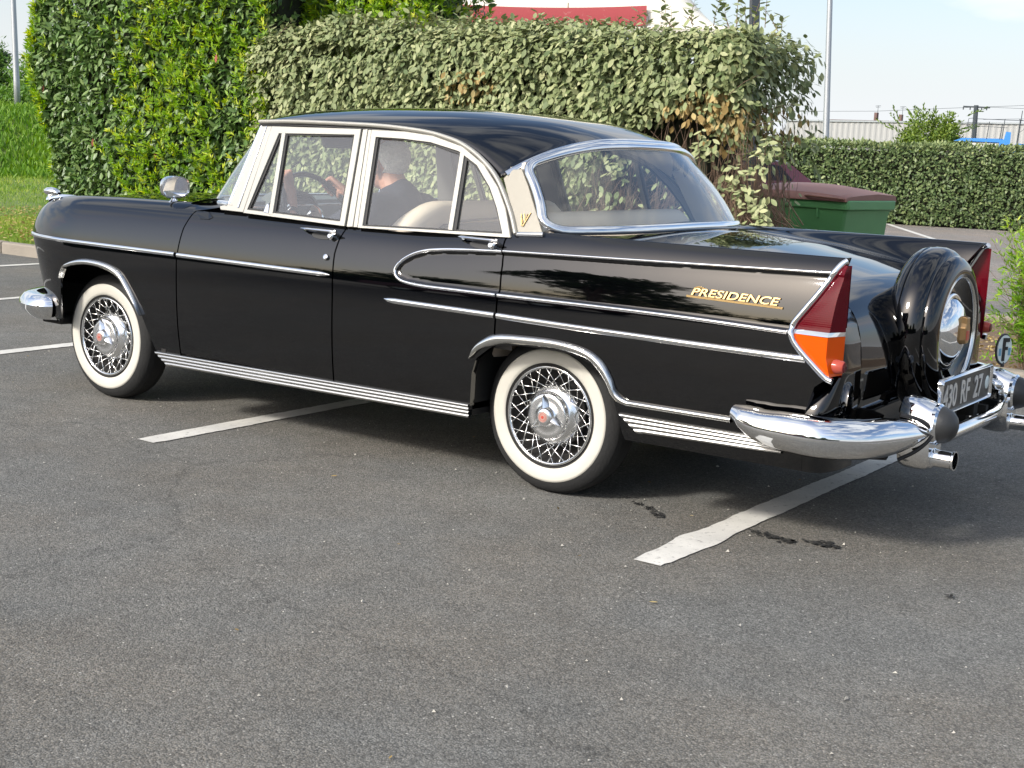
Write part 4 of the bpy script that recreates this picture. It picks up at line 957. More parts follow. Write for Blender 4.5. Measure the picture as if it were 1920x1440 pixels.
    body = finish(bm, 'body', M['skin'], .0048, root, 5)
    # shirt
    bs = bmesh.new()
    limb([(1.585, -.37, 1.075), (1.60, -.37, .75), (1.56, -.37, .60)], [.105, .15, .155], bs)
    sph((1.59, -.37, .95), .15, .85, 1.25, 1.2, tgt=bs)
    for s_ in (-1, 1): limb([(1.59, -.37+s_*.05, 1.055), sh[s_], (Vector(sh[s_])+Vector(el[s_]))/2+Vector((0, 0, -.005))], [.078, .074, .064], bs)
    limb([(1.59, -.37, 1.09), (1.592, -.37, 1.115)], [.078, .072], bs)
    for s_ in (-1, 1): limb([(1.54, -.37+s_*.10, .59), (1.08, -.37+s_*.12, .62)], [.098, .080], bs)
    finish(bs, 'shirt', M['shirt'], .009, root, 6)
    # hair: ring of short white hair, thin on top
    bh = bmesh.new(); 
    sph(H+Vector((.022, 0, .030)), .094, 1.02, .83, 1.0, tgt=bh)
    o = None
    for v in list(bh.verts):
        p = v.co-H
        if p.x < -.045 or (p.z > .098 and p.x < .05) or p.x < -.030 and p.z < .065 or (abs(p.x-.002) < .024 and -.062 < p.z < .012) or p.z < -.055 or (p.x < -.002 and p.z < -.01): bh.verts.remove(v)
    for v in bh.verts:
        n_ = (v.co-H).normalized(); v.co += n_*(.0035+.002*math.sin(v.co.x*300)*math.sin(v.co.z*260+v.co.y*200))
    me = bpy.data.meshes.new('hair'); bh.to_mesh(me); bh.free(); me.transform(Matrix.Translation(-root.location)); me.materials.append(M['hair']); me.polygons.foreach_set('use_smooth', [True]*len(me.polygons))
    ho = bpy.data.objects.new('hair', me); col.objects.link(ho); ho.parent = root; sd = ho.modifiers.new('s', 'SOLIDIFY'); sd.thickness = .006; sd.offset = 0
    # watch on the left wrist
    w = Vector(wr[-1]); e = Vector(el[-1]); d = (w-e).normalized(); c = w-d*.035; a_ = d.orthogonal().normalized(); b_ = d.cross(a_)
    mb = MB(); rows = []
    for h, r in ((-.010, .031), (-.010, .034), (.010, .034), (.010, .031)): rows.append([c+d*h+a_*(r*math.cos(t))+b_*(r*math.sin(t)) for t in np.linspace(0, 2*math.pi, 24, endpoint=False)])
    mb.grid(rows, cv=True); wt = mb.build('watch_strap', M['strap'], root)
    wt.data.transform(Matrix.Translation(-root.location))
    vd = (Vector((5.6, -5.1, 1.36))-c).normalized(); q = (Vector((.25, -.93, .2)).normalized()); q = (q-d*q.dot(d)).normalized(); cc = c+q*.034
    mb = MB(); mb.tube([cc, cc+q*.006, cc+q*.008], [.018, .018, .014], 20); wf = mb.build('watch_case', M['chrome'], wt); wf.data.transform(Matrix.Translation(-root.location))
driver()
# ================================================================ THE PLACE
def asphalt(name, base, tint=(1, 1, 1), scale=1.0):
    m, nt, p, L = newmat(name); p.inputs['Roughness'].default_value = .82; p.inputs['Specular IOR Level'].default_value = .35
    N = nt.nodes.new; tc = N('ShaderNodeTexCoord')
    def noise(s, d=5, r=.6): n = N('ShaderNodeTexNoise'); n.inputs['Scale'].default_value = s; n.inputs['Detail'].default_value = d; n.inputs['Roughness'].default_value = r; L(tc.outputs['Object'], n.inputs['Vector']); return n
    def mapr(src, a, b, c, d): q = N('ShaderNodeMapRange'); q.inputs['From Min'].default_value = a; q.inputs['From Max'].default_value = b; q.inputs['To Min'].default_value = c; q.inputs['To Max'].default_value = d; L(src, q.inputs['Value']); return q.outputs['Result']
    def mul(a, b): q = N('ShaderNodeMath'); q.operation = 'MULTIPLY'; L(a, q.inputs[0]); L(b, q.inputs[1]); return q.outputs['Value']
    vo = N('ShaderNodeTexVoronoi'); vo.inputs['Scale'].default_value = 185*scale; L(tc.outputs['Object'], vo.inputs['Vector'])
    sp = N('ShaderNodeSeparateColor'); L(vo.outputs['Color'], sp.inputs['Color'])
    stone = mapr(sp.outputs['Red'], 0, 1, .62, 1.34)
    gap = mapr(vo.outputs['Distance'], .25, .75, 1.0, .62)
    speck = mapr(sp.outputs['Green'], .990, .994, 1.0, 2.2)
    n1 = mapr(noise(.55, 6, .65).outputs['Fac'], .3, .7, .84, 1.14); n2 = mapr(noise(7, 8, .7).outputs['Fac'], .3, .7, .86, 1.14); n3 = mapr(noise(60, 4, .6).outputs['Fac'], .3, .7, .80, 1.2)
    v = mul(mul(mul(mul(mul(stone, gap), speck), n1), n2), n3)
    dk = mapr(noise(13, 3, .5).outputs['Fac'], .755, .775, 1.0, .35); v = mul(v, dk)
    dn = N('ShaderNodeVectorMath'); dn.operation = 'MULTIPLY_ADD'; dn.inputs[1].default_value = (.5, .5, .5); L(noise(2.2, 6, .7).outputs['Color'], dn.inputs[0]); L(tc.outputs['Object'], dn.inputs[2])
    cr = N('ShaderNodeTexVoronoi'); cr.feature = 'DISTANCE_TO_EDGE'; cr.inputs['Scale'].default_value = .28; L(dn.outputs['Vector'], cr.inputs['Vector']); v = mul(v, mapr(cr.outputs['Distance'], .0008, .0028, .72, 1.0))
    oil = mapr(noise(1.3, 4, .6).outputs['Fac'], .66, .78, 1.0, .72); v = mul(v, oil)
    hue = N('ShaderNodeMix'); hue.data_type = 'RGBA'; hue.inputs['A'].default_value = (base*1.02, base*1.01, base*.98, 1); hue.inputs['B'].default_value = (base*1.16, base*1.02, base*.86, 1)
    hn = noise(.8, 5, .6); hr_ = mapr(hn.outputs['Fac'], .40, .62, 0, 1); hm = mapr(sp.outputs['Blue'], 0, 1, .25, .75); L(mul(hr_, hm), hue.inputs['Factor'])
    vm = N('ShaderNodeVectorMath'); vm.operation = 'SCALE'; L(hue.outputs['Result'], vm.inputs[0]); L(v, vm.inputs['Scale'])
    ad = N('ShaderNodeVectorMath'); ad.operation = 'MULTIPLY'; ad.inputs[1].default_value = tint; L(vm.outputs['Vector'], ad.inputs[0]); L(ad.outputs['Vector'], p.inputs['Base Color'])
    bp = N('ShaderNodeBump'); bp.inputs['Strength'].default_value = .55; bp.inputs['Distance'].default_value = .004; bp.invert = True; L(vo.outputs['Distance'], bp.inputs['Height'])
    b2 = N('ShaderNodeBump'); b2.inputs['Strength'].default_value = .5; b2.inputs['Distance'].default_value = .006; L(noise(55, 5, .7).outputs['Fac'], b2.inputs['Height']); L(bp.outputs['Normal'], b2.inputs['Normal']); L(b2.outputs['Normal'], p.inputs['Normal'])
    return m
M['asphalt'] = asphalt('asphalt', .154, (1.0, 1.005, .965)); M['pale_asphalt'] = asphalt('pale_asphalt', .24, (1.08, 1.0, .94), .8)
def struct(o, label=None): o['kind'] = 'structure'; return o
gnd = struct(mesh('ground', [(-400, -400, -.012), (400, -400, -.012), (400, 400, -.012), (-400, 400, -.012)], [(0, 1, 2, 3)], M['pale_asphalt'], smooth=False))
struct(mesh('car_park', [(-60, -30, 0), (60, -30, 0), (60, 3.42, 0), (-60, 3.42, 0)], [(0, 1, 2, 3)], M['asphalt'], smooth=False))
# far paved yard on the right
struct(mesh('yard', [(-9, 6.6, -.004), (60, 6.6, -.004), (60, 60, -.004), (-9, 60, -.004)], [(0, 1, 2, 3)], M['pale_asphalt'], smooth=False))
# painted bay lines with worn edges
def paintmat():
    m, nt, p, L = newmat('white_road_paint'); p.inputs['Roughness'].default_value = .7
    tc = nt.nodes.new('ShaderNodeTexCoord'); n = nt.nodes.new('ShaderNodeTexNoise'); n.inputs['Scale'].default_value = 38; n.inputs['Detail'].default_value = 8; n.inputs['Roughness'].default_value = .7
    n2 = nt.nodes.new('ShaderNodeTexNoise'); n2.inputs['Scale'].default_value = 5; n2.inputs['Detail'].default_value = 6
    L(tc.outputs['Object'], n.inputs['Vector']); L(tc.outputs['Object'], n2.inputs['Vector'])
    r = nt.nodes.new('ShaderNodeValToRGB'); r.color_ramp.elements[0].position = .30; r.color_ramp.elements[0].color = (.22, .21, .20, 1); r.color_ramp.elements[1].position = .43; r.color_ramp.elements[1].color = (.60, .585, .54, 1)
    r2 = nt.nodes.new('ShaderNodeMapRange'); r2.inputs['From Min'].default_value = .3; r2.inputs['From Max'].default_value = .7; r2.inputs['To Min'].default_value = .82; r2.inputs['To Max'].default_value = 1.08
    L(n.outputs['Fac'], r.inputs['Fac']); L(n2.outputs['Fac'], r2.inputs['Value'])
    vm = nt.nodes.new('ShaderNodeVectorMath'); vm.operation = 'SCALE'; L(r.outputs['Color'], vm.inputs[0]); L(r2.outputs['Result'], vm.inputs['Scale']); L(vm.outputs['Vector'], p.inputs['Base Color'])
    b = nt.nodes.new('ShaderNodeBump'); b.inputs['Strength'].default_value = .5; b.inputs['Distance'].default_value = .004; L(n.outputs['Fac'], b.inputs['Height']); L(b.outputs['Normal'], p.inputs['Normal'])
    return m
M['roadpaint'] = paintmat()
def bay_line(x, y0, y1, w=.115, kink=0):
    ys = np.r_[np.arange(y0, y1, .03), y1]; r_ = np.random.default_rng(int(abs(x*100)))
    def edge(k): 
        e = np.cumsum(r_.normal(0, .0012, len(ys))); e -= np.linspace(0, e[-1], len(ys)); return e+r_.normal(0, .0012, len(ys))
    kx = .020*np.exp(-((ys+.90)/.10)**2)*kink
    a = x-w/2+edge(0)-kx*.9; b_ = x+w/2+edge(1)+kx*.8-(ys < y0+.05)*.01
    V = [(p, q, .004) for p, q in zip(a, ys)]+[(p, q, .004) for p, q in zip(b_, ys)]; n = len(ys)
    struct(mesh('parking_line', V, [(i, n+i, n+i+1, i+1) for i in range(n-1)], M['roadpaint'], smooth=False))
bay_line(3.46, -1.26, 3.38, kink=1); bay_line(.92, -1.25, 3.38); bay_line(-1.52, -1.25, 3.38); bay_line(-3.71, -1.25, 3.38, .10); bay_line(-5.87, -1.25, 3.38, .10); bay_line(5.95, -1.25, 3.38)
# distant lines in the yard
for x0, y0, x1, y1 in ((-5.4, 24.2, -2.2, 18.6), (1.2, 12.6, 2.4, 9.3)):
    d = np.array([x1-x0, y1-y0]); d /= np.linalg.norm(d); n_ = np.array([-d[1], d[0]])*.06
    struct(mesh('yard_line', [(x0+n_[0], y0+n_[1], .001), (x0-n_[0], y0-n_[1], .001), (x1-n_[0], y1-n_[1], .001), (x1+n_[0], y1+n_[1], .001)], [(0, 1, 2, 3)], M['roadpaint'], smooth=False))
# tar patches and cracks beside the line
M['tar'] = simple('tar', (.022, .021, .019), .8, bump=.9, bscale=220, var=.5, vscale=90)
def blob_chain(pts, name, seed=1):
    r_ = np.random.default_rng(seed); b = MB()
    for x, y, r in pts:
        for k in range(16):
            cx, cy = x+r_.normal(0, r*.55), y+r_.normal(0, r*.42); rr = r*r_.uniform(.12, .42); n = 9
            ring_ = [(cx+rr*r_.uniform(.6, 1.3)*math.cos(a), cy+rr*.95*r_.uniform(.6, 1.3)*math.sin(a), .005+.0006*(b.n % 7)) for a in np.linspace(0, 2*math.pi, n, endpoint=False)]
            b.add(ring_, [list(range(n))])
    return struct(b.build(name, M['tar'], smooth=False, recalc=False))
blob_chain([(3.56, -.66, .022), (3.60, -.665, .025), (3.65, -.675, .03), (3.70, -.675, .03), (3.79, -.63, .035), (3.83, -.625, .04), (3.86, -.63, .03)], 'tar_patch', 3)
blob_chain([(3.05, -.62, .02), (3.12, -.66, .03), (3.18, -.70, .03)], 'tar_patch', 4)
blob_chain([(4.36, -.90, .016)], 'tar_patch', 5)
# ---- kerb, beds, verge
M['kerb'] = simple('concrete_kerb', (.25, .22, .18), .85, bump=.5, bscale=60, var=.2, vscale=5)
M['soil'] = simple('dry_soil', (.15, .10, .062), .95, bump=1, bscale=25, var=.4, vscale=9)
M['lawn'] = simple('lawn_soil', (.10, .15, .03), .95, bump=.8, bscale=30, var=.35, vscale=3)
def kerb(pts, name='kerb'):
    root = empty(name, (*pts[0], 0)); root['kind'] = 'structure'
    b = MB(); b.box((0, 0, 0), (.985, .12, .20)); st = None
    P = np.array(pts, float)
    for i in range(len(P)-1):
        d = P[i+1]-P[i]; Ln = np.linalg.norm(d); n = max(1, int(Ln)); d /= Ln
        for k in range(n):
            c = P[i]+d*(k+.5)*Ln/n
            if st is None: o = st = b.build('kerb_stone', M['kerb'], root, smooth=False, bevel=.018, seg=2)
            else: o = st.copy(); col.objects.link(o); o.parent = root
            o.location = (c[0]-P[0][0], c[1]-P[0][1], .022+random.uniform(-.004, .004)); o.rotation_euler = (0, 0, math.atan2(d[1], d[0])+random.uniform(-.006, .006)); o.scale = (Ln/n, 1, 1)
kerb([(-14, 3.48), (9, 3.48)]); kerb([(-6.2, 6.55), (9, 6.55)])
def sheet(name, x0, x1, y0, y1, z, mat, amp, n=60, m_=24):
    xs = np.linspace(x0, x1, n); ys = np.linspace(y0, y1, m_); r_ = np.random.default_rng(5); V = [[(x, y, z+amp*(math.sin(x*3.1+y*1.7)*.5+math.sin(x*7.3-y*5.1)*.3+r_.normal(0, .25))) for y in ys] for x in xs]
    return struct(MB().grid(V).build(name, mat))
sheet('planting_bed', -7.6, 9, 3.54, 6.49, .075, M['soil'], .018, 160, 40)
def verge():
    xs = np.r_[np.linspace(-75, -16, 50), np.linspace(-15, -7.3, 40)]; rows = []
    for x in xs:
        row = []
        for y in np.r_[np.linspace(3.54, 10, 24), np.linspace(11, 60, 60)]:
            # bank rises beyond the verge
            d = math.hypot(x-5.6, y+5.1); z = .085+1.50*float(sm(34, 42, d))+.9*float(sm(70, 95, d))+.03*math.sin(x*1.3)*math.sin(y*1.1)
            row.append((x, y, z))
        rows.append(row)
    return struct(MB().grid(rows).build('grass_verge', M['lawn']))
verge()
b = MB(); b.grid([[(-7.3, y, .085) for y in np.linspace(3.54, 8.2, 10)], [(-6.9, y, .08) for y in np.linspace(3.54, 8.2, 10)]]); struct(b.build('verge_edge', M['lawn']))

# ---- foliage
def leafmat(name, A, B_, C_, rough=.5, spec=.4, trans=.25, objrand=False):
    """per-leaf tint: attribute 0..1 runs from A over B_ to C_"""
    m, nt, p, L = newmat(name); N = nt.nodes.new
    at = N('ShaderNodeAttribute'); at.attribute_name = 'tint'; rp = N('ShaderNodeValToRGB')
    e = rp.color_ramp.elements; e[0].position = 0; e[0].color = (*A, 1); e[1].position = 1; e[1].color = (*C_, 1); k = e.new(.5); k.color = (*B_, 1)
    L(at.outputs['Fac'], rp.inputs['Fac']); L(rp.outputs['Color'], p.inputs['Base Color']); p.inputs['Roughness'].default_value = rough; p.inputs['Specular IOR Level'].default_value = spec
    out = nt.nodes['Material Output']; tr = N('ShaderNodeBsdfTranslucent'); mx = N('ShaderNodeMixShader'); mx.inputs['Fac'].default_value = trans
    hs = N('ShaderNodeHueSaturation'); hs.inputs['Saturation'].default_value = 1.15; hs.inputs['Value'].default_value = 1.25; L(rp.outputs['Color'], hs.inputs['Color']); L(hs.outputs['Color'], tr.inputs['Color'])
    L(p.outputs['BSDF'], mx.inputs[1]); L(tr.outputs['BSDF'], mx.inputs[2]); L(mx.outputs['Shader'], out.inputs['Surface'])
    return m
# leaf template: length along +x, width y, z normal
def leaf_template(kind='oval', fold=.12, curl=.12):
    if kind == 'oval': s = [(0, 0), (.18, .30), (.45, .50), (.75, .36), (1, 0)]
    elif kind == 'lance': s = [(0, 0), (.25, .40), (.5, .5), (.8, .26), (1, 0)]
    else: s = [(0, 0), (.5, .5), (1, 0)]
    V = []; mid = []
    n = len(s)
    for i, (x, w) in enumerate(s): V.append((x, 0, -curl*x*x-(fold*w if 0 < i < n-1 else 0)))
    for x, w in s[1:-1]: V.append((x, w, -curl*x*x)); 
    for x, w in s[1:-1]: V.append((x, -w, -curl*x*x))
    F = []; k = n-2; Lf = lambda i: n+i-1; Rt = lambda i: n+k+i-1
    F += [(0, 1, Lf(1)), (0, Rt(1), 1)]
    for i in range(1, n-2): F += [(i, i+1, Lf(i+1), Lf(i)), (i, Rt(i), Rt(i+1), i+1)]
    F += [(n-2, n-1, Lf(n-2)), (n-2, Rt(n-2), n-1)]
    return np.array(V, float), F
def frames(D, Nn):
    D = D/np.linalg.norm(D, axis=1)[:, None]; Nn = Nn-D*(Nn*D).sum(1)[:, None]; Nn /= np.linalg.norm(Nn, axis=1)[:, None]+1e-9; S = np.cross(Nn, D)
    return np.stack([D, S, Nn], 2)           # columns
def leaves(name, P, D, Nn, Ls, Ws, tint, mat, tmpl, parent=None, origin=(0, 0, 0), singles=0, view=None):
    V, F = tmpl; n = len(P); Fr = frames(D, Nn); idx = np.arange(n)
    if singles:
        d = np.linalg.norm(P-np.array(view), axis=1); order = np.argsort(d-.0*d); pick = order[:singles]; idx = np.setdiff1d(idx, pick)
        base = []
        for k in range(8):
            me = bpy.data.meshes.new('leaf'); me.from_pydata([tuple(v) for v in V], [], F); me.materials.append(mat); a = me.attributes.new('tint', 'FLOAT', 'POINT'); a.data.foreach_set('value', [k/7.]*len(V)); me.polygons.foreach_set('use_smooth', [True]*len(F)); base.append(me)
        for i in pick:
            o = bpy.data.objects.new('leaf', base[int(np.clip(round(tint[i]*7), 0, 7))]); col.objects.link(o); o.parent = parent
            m = Matrix(Fr[i].tolist()).to_4x4(); m.translation = Vector(P[i]-np.array(origin)); o.matrix_local = m@Matrix.Diagonal((Ls[i], Ws[i], Ls[i]*.6, 1))
    m_ = len(idx); k = len(V); X = V[None]*np.stack([Ls[idx], Ws[idx], Ls[idx]*.6], 1)[:, None, :]
    X = np.einsum('nij,nkj->nki', Fr[idx], X)+(P[idx]-np.array(origin))[:, None, :]
    me = bpy.data.meshes.new(name); me.vertices.add(m_*k); me.vertices.foreach_set('co', X.astype('f').ravel())
    fl = [len(f) for f in F]; fv = np.concatenate([np.array(f) for f in F]); tot = len(fv)
    me.loops.add(m_*tot); me.loops.foreach_set('vertex_index', (fv[None]+np.arange(m_)[:, None]*k).astype('i').ravel())
    st = np.r_[0, np.cumsum(fl)[:-1]]; me.polygons.add(m_*len(F)); me.polygons.foreach_set('loop_start', (st[None]+np.arange(m_)[:, None]*tot).astype('i').ravel())
    me.polygons.foreach_set('loop_total', np.tile(fl, m_).astype('i')); me.polygons.foreach_set('use_smooth', np.ones(m_*len(F), bool))
    me.update(calc_edges=True); a = me.attributes.new('tint', 'FLOAT', 'POINT'); a.data.foreach_set('value', np.repeat(tint[idx], k).astype('f'))
    me.materials.append(mat); o = bpy.data.objects.new(name, me); col.objects.link(o); o.parent = parent; o['kind'] = 'stuff'
    if parent is None: o.location = origin
    return o
def fnoise(P, s, seed=0):                    # cheap smooth noise in -1..1
    r_ = np.random.default_rng(seed); out = np.zeros(len(P))
    for k in range(6):
        d = r_.normal(size=3); d /= np.linalg.norm(d); f = s*(1+.55*k); out += np.sin(P@d*f+r_.uniform(0, 6.3))/(1+.45*k)
    return out/2.6
M['elaeagnus'] = leafmat('grey_green_leaf', (.10, .14, .055), (.225, .265, .120), (.42, .43, .23), .55, .3, .18)
M['laurel'] = leafmat('glossy_laurel_leaf', (.035, .085, .018), (.090, .165, .038), (.19, .27, .085), .42, .45, .15)
M['shoot'] = leafmat('young_yellow_green_leaf', (.12, .26, .012), (.24, .40, .02), (.50, .54, .03), .45, .4, .35)
M['dry'] = leafmat('dry_ochre_leaf', (.17, .11, .04), (.34, .24, .09), (.52, .42, .20), .7, .2, .25)
M['twig'] = simple('brown_twig', (.19, .125, .085), .85, var=.35, vscale=10)
M['core'] = simple('hedge_shade_core', (.022, .026, .014), .95, var=.4, vscale=12)  # solid dark filling: blocks light and stands in for shade inside the hedges
CAM = (5.61, -5.14, 1.36)
def rounded_box_samples(n, x0, x1, y0, y1, z0, z1, w, r_):
    """points and outward normals on front, top and the right and left ends of a clipped hedge"""
    A = {'f': (x1-x0)*(z1-z0)*w[0], 't': (x1-x0)*(y1-y0)*w[1], 'r': (y1-y0)*(z1-z0)*w[2], 'l': (y1-y0)*(z1-z0)*w[3]}
    tot = sum(A.values()); P = []; Nn = []
    for k, a in A.items():
        m_ = int(n*a/tot); u, v = r_.random(m_), r_.random(m_)
        if k == 'f': p = np.stack([x0+(x1-x0)*u, np.full(m_, y0), z0+(z1-z0)*v], 1); q = (0, -1, 0)
        elif k == 't': p = np.stack([x0+(x1-x0)*u, y0+(y1-y0)*v**1.4, np.full(m_, z1)], 1); q = (0, 0, 1)
        elif k == 'r': p = np.stack([np.full(m_, x1), y0+(y1-y0)*u**1.3, z0+(z1-z0)*v], 1); q = (1, 0, 0)
        else: p = np.stack([np.full(m_, x0), y0+(y1-y0)*u**1.3, z0+(z1-z0)*v], 1); q = (-1, 0, 0)
        P.append(p); Nn.append(np.tile(q, (m_, 1)))
    return np.concatenate(P), np.concatenate(Nn).astype(float)
def edge_round(P, Nn, x0, x1, y0, z1, rad):
    """pull corner points inwards so that the box edges become round, and bend the normals"""
    c = P.copy(); lo = np.array([x0+rad, y0+rad, -9]); hi = np.array([x1-rad, 99, z1-rad])
    q = np.clip(P, lo, hi); d = P-q; L_ = np.linalg.norm(d, axis=1); k = L_ > 1e-6
    c[k] = q[k]+d[k]/L_[k, None]*rad; N2 = Nn.copy(); N2[k] = d[k]/L_[k, None]; return c, N2
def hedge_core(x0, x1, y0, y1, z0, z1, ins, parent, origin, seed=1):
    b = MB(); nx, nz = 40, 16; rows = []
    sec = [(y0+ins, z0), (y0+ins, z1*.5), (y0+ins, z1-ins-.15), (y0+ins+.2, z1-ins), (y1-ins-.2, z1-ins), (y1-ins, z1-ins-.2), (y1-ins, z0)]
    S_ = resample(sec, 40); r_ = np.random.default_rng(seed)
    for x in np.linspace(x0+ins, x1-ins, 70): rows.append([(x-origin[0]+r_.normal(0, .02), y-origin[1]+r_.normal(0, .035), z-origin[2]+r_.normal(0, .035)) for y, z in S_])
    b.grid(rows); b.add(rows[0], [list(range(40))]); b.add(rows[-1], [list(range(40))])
    o = b.build('shade_core', M['core'], parent, smooth=False); return o
def twigs(name, segs, mat, parent, origin):
    b = MB()
    for pts, r0 in segs:
        pts = np.array(pts)-np.array(origin); b.tube(list(pts), [r0*(1-.75*i/(len(pts)-1)) for i in range(len(pts))], 4, cap=False)
    o = b.build(name, mat, parent, angle=180, recalc=False); o['kind'] = 'stuff'; return o
# grey-green hedge behind the car (clipped, bare at its right end)
def grey_hedge():
    x0, x1, y0, y1, z1 = -4.02, 1.17, 3.86, 5.2, 2.30; org = ((x0+x1)/2, 4.9, .07)
    root = empty('clipped_hedge', org, 'grey green clipped hedge behind the car with bare brown twigs at its right end', 'hedge')
    r_ = np.random.default_rng(11)
    P, Nn = rounded_box_samples(58000, x0, x1, y0, y1, .10, z1, (1, .75, .8, .25), r_)
    P, Nn = edge_round(P, Nn, x0, x1, y0, z1, .34)
    b1 = fnoise(P, 2.2, 3); b2 = fnoise(P, 6.5, 4)
    clump = fnoise(P, 4.5, 9)
    depth = np.abs(r_.normal(0, .12, len(P)))*(1.1-.5*clump); P = P+Nn*(.10*b1+.07*b2-depth)[:, None]+r_.normal(0, .02, P.shape)
    P[:, 2] += (.13*np.exp(-((P[:, 0]+2.75)/.45)**2)-.10*sm(-3.3, -4.0, P[:, 0]))*(Nn[:, 2] > .3); P[:, 2] = np.maximum(P[:, 2], .12)
    # bare zone: lower right of the front and the end
    X, Z = P[:, 0], P[:, 2]
    lim = np.interp(X, [-.5, -.15, .2, .6, .9, 1.3], [.2, 1.20, 1.55, 1.60, 1.55, 1.35]); bare = (Z < lim+.12*b2)
    gaps = fnoise(P*np.array([1, 1, .8]), 9, 31)
    keep = ~bare | (r_.random(len(P)) < .03) | ((gaps > .62) & (r_.random(len(P)) < .55))
    holes = (clump < -.62) & (r_.random(len(P)) < .55); keep &= ~holes
    P, Nn, bn, bar = P[keep], Nn[keep], b1[keep], bare[keep]; n = len(P)
    up = np.array([0, 0, 1.]); tan = r_.normal(0, 1, (n, 3)); tan -= Nn*(tan*Nn).sum(1)[:, None]; tan /= np.linalg.norm(tan, axis=1)[:, None]
    top = Nn[:, 2] > .6
    D = Nn*.45+tan*.55-up*.75+r_.normal(0, .25, (n, 3)); D[top] = Nn[top]*.35+tan[top]*1.0+r_.normal(0, .25, (top.sum(), 3))
    NN = Nn*.75+up*.75+r_.normal(0, .35, (n, 3))
    Ls = r_.uniform(.042, .082, n); Ws = Ls*r_.uniform(.46, .60, n)
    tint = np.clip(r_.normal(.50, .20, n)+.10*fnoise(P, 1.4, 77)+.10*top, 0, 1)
    inner_ = ((P-np.clip(P, [x0+.2, y0+.2, 0], [x1-.2, 9, z1-.2])))
    yel = (fnoise(P, 2.4, 55) > .86) & (r_.random(n) < .3) | ((np.hypot(P[:, 0]-.80, (P[:, 2]-1.58)*1.5) < .34) & (r_.random(n) < .6)) | ((np.hypot(P[:, 0]+1.3, (P[:, 2]-1.80)*1.8) < .26) & (r_.random(n) < .30))
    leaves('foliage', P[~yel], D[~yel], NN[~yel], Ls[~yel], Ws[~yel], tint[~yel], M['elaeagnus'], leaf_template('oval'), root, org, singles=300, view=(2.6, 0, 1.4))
    leaves('dry_foliage', P[yel], D[yel]-up*.8, NN[yel], Ls[yel], Ws[yel], r_.uniform(.1, 1, yel.sum()), M['dry'], leaf_template('oval'), root, org)
    # upright young shoots along the top
    P2 = []; D2 = []; N2 = []; T2 = []; seg = []
    for k in range(150):
        x = r_.uniform(x0+.1, x1-.05); y = r_.uniform(y0+.05, y0+1.2); h = abs(r_.normal(0, .05))+.02
        if x > .1: h *= 1.35
        base = np.array([x, y, z1-.06+.10*math.sin(x*2.1)*.4]); tip = base+np.array([r_.normal(0, .06), r_.normal(0, .05), h+.08]); seg.append(([base, (base+tip)/2+r_.normal(0, .008, 3), tip], .0035))
        for j in range(int(4+h*35)):
            t = (j+1)/(4+h*35); p = base+(tip-base)*t; a = j*2.4; d = np.array([math.cos(a), math.sin(a), .5]); P2.append(p); D2.append(d); N2.append((0, 0, 1)); T2.append(r_.uniform(.25, .7))
    for k in range(20):  # shoots poking out of the right end
        z = r_.uniform(.9, 2.2); y = r_.uniform(y0-.02, y0+.6); base = np.array([x1-.14, y, z]); L_ = r_.uniform(.14, .36) if 1.3 < z < 1.8 else r_.uniform(.08, .2); tip = base+np.array([L_, r_.normal(0, .08), L_*r_.uniform(-.1, .7)]); seg.append(([base, (base+tip)/2+np.array([0, 0, .02]), tip], .004))
        for j in range(int(3+L_*24)):
            t = (j+1)/(3+L_*24); p = base+(tip-base)*t; a = j*2.4; D2.append(np.array([.5, math.cos(a), math.sin(a)])); P2.append(p); N2.append((0, -.3, 1)); T2.append(r_.uniform(.3, .8))
    for k in range(26):  # leafy sprays hanging in front of the bare part
        x = r_.uniform(-.1, 1.35) if k < 12 else r_.uniform(.75, 1.35); z = r_.uniform(.65, 1.5); base = np.array([x-.1, y0+.25, z-.25]); tip = np.array([x+.05, y0+r_.uniform(-.08, .1), z]); seg.append(([base, (base+tip)/2+r_.normal(0, .02, 3), tip], .005))
        for j in range(18):
            t = .45+.6*j/18; a = j*2.4; P2.append(base+(tip-base)*t+r_.normal(0, .035, 3)); D2.append(np.array([math.cos(a), -.4, math.sin(a)*.6-.5])); N2.append((0, -.7, .8)); T2.append(r_.uniform(.45, 1.0))
    P2, D2, N2, T2 = map(lambda q: np.array(q, float), (P2, D2, N2, T2)); m_ = len(P2); l2 = r_.uniform(.05, .085, m_)
    leaves('shoot_foliage', P2, D2+r_.normal(0, .2, D2.shape), N2+r_.normal(0, .25, N2.shape), l2, l2*.5, T2, M['elaeagnus'], leaf_template('oval'), root, org)
    # bare twig tangle
    for k in range(1150):
        xb = r_.uniform(-.3, 1.34); yb = r_.uniform(y0+.02, y0+1.0); zb = r_.uniform(.12, .9); L_ = r_.uniform(.35, .95); a = r_.normal(.25, .45)
        p = np.array([xb, yb, zb]); pts = [p]
        for j in range(4): a += r_.normal(0, .18); p = p+L_/4*np.array([math.sin(a), r_.normal(-.12, .2), math.cos(a)]); p[1] = max(p[1], y0-.02); p[0] = min(p[0], x1-.05); pts.append(p)
        if pts[-1][2] < 2.0: seg.append((pts, r_.uniform(.0022, .0055)))
    for k in range(12):
        xb = r_.uniform(.6, 1.3); p = np.array([xb, y0+r_.uniform(.1, .5), .08]); a = r_.normal(.3, .3); pts = [p]
        for j in range(5): a += r_.normal(0, .12); p = p+.27*np.array([math.sin(a)*.6, r_.normal(-.05, .1), math.cos(a)]); p[0] = min(p[0], x1); pts.append(p)
        seg.append((pts, r_.uniform(.010, .016)))
    twigs('bare_twigs', seg, M['twig'], root, org)
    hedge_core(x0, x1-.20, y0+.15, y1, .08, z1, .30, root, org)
grey_hedge()

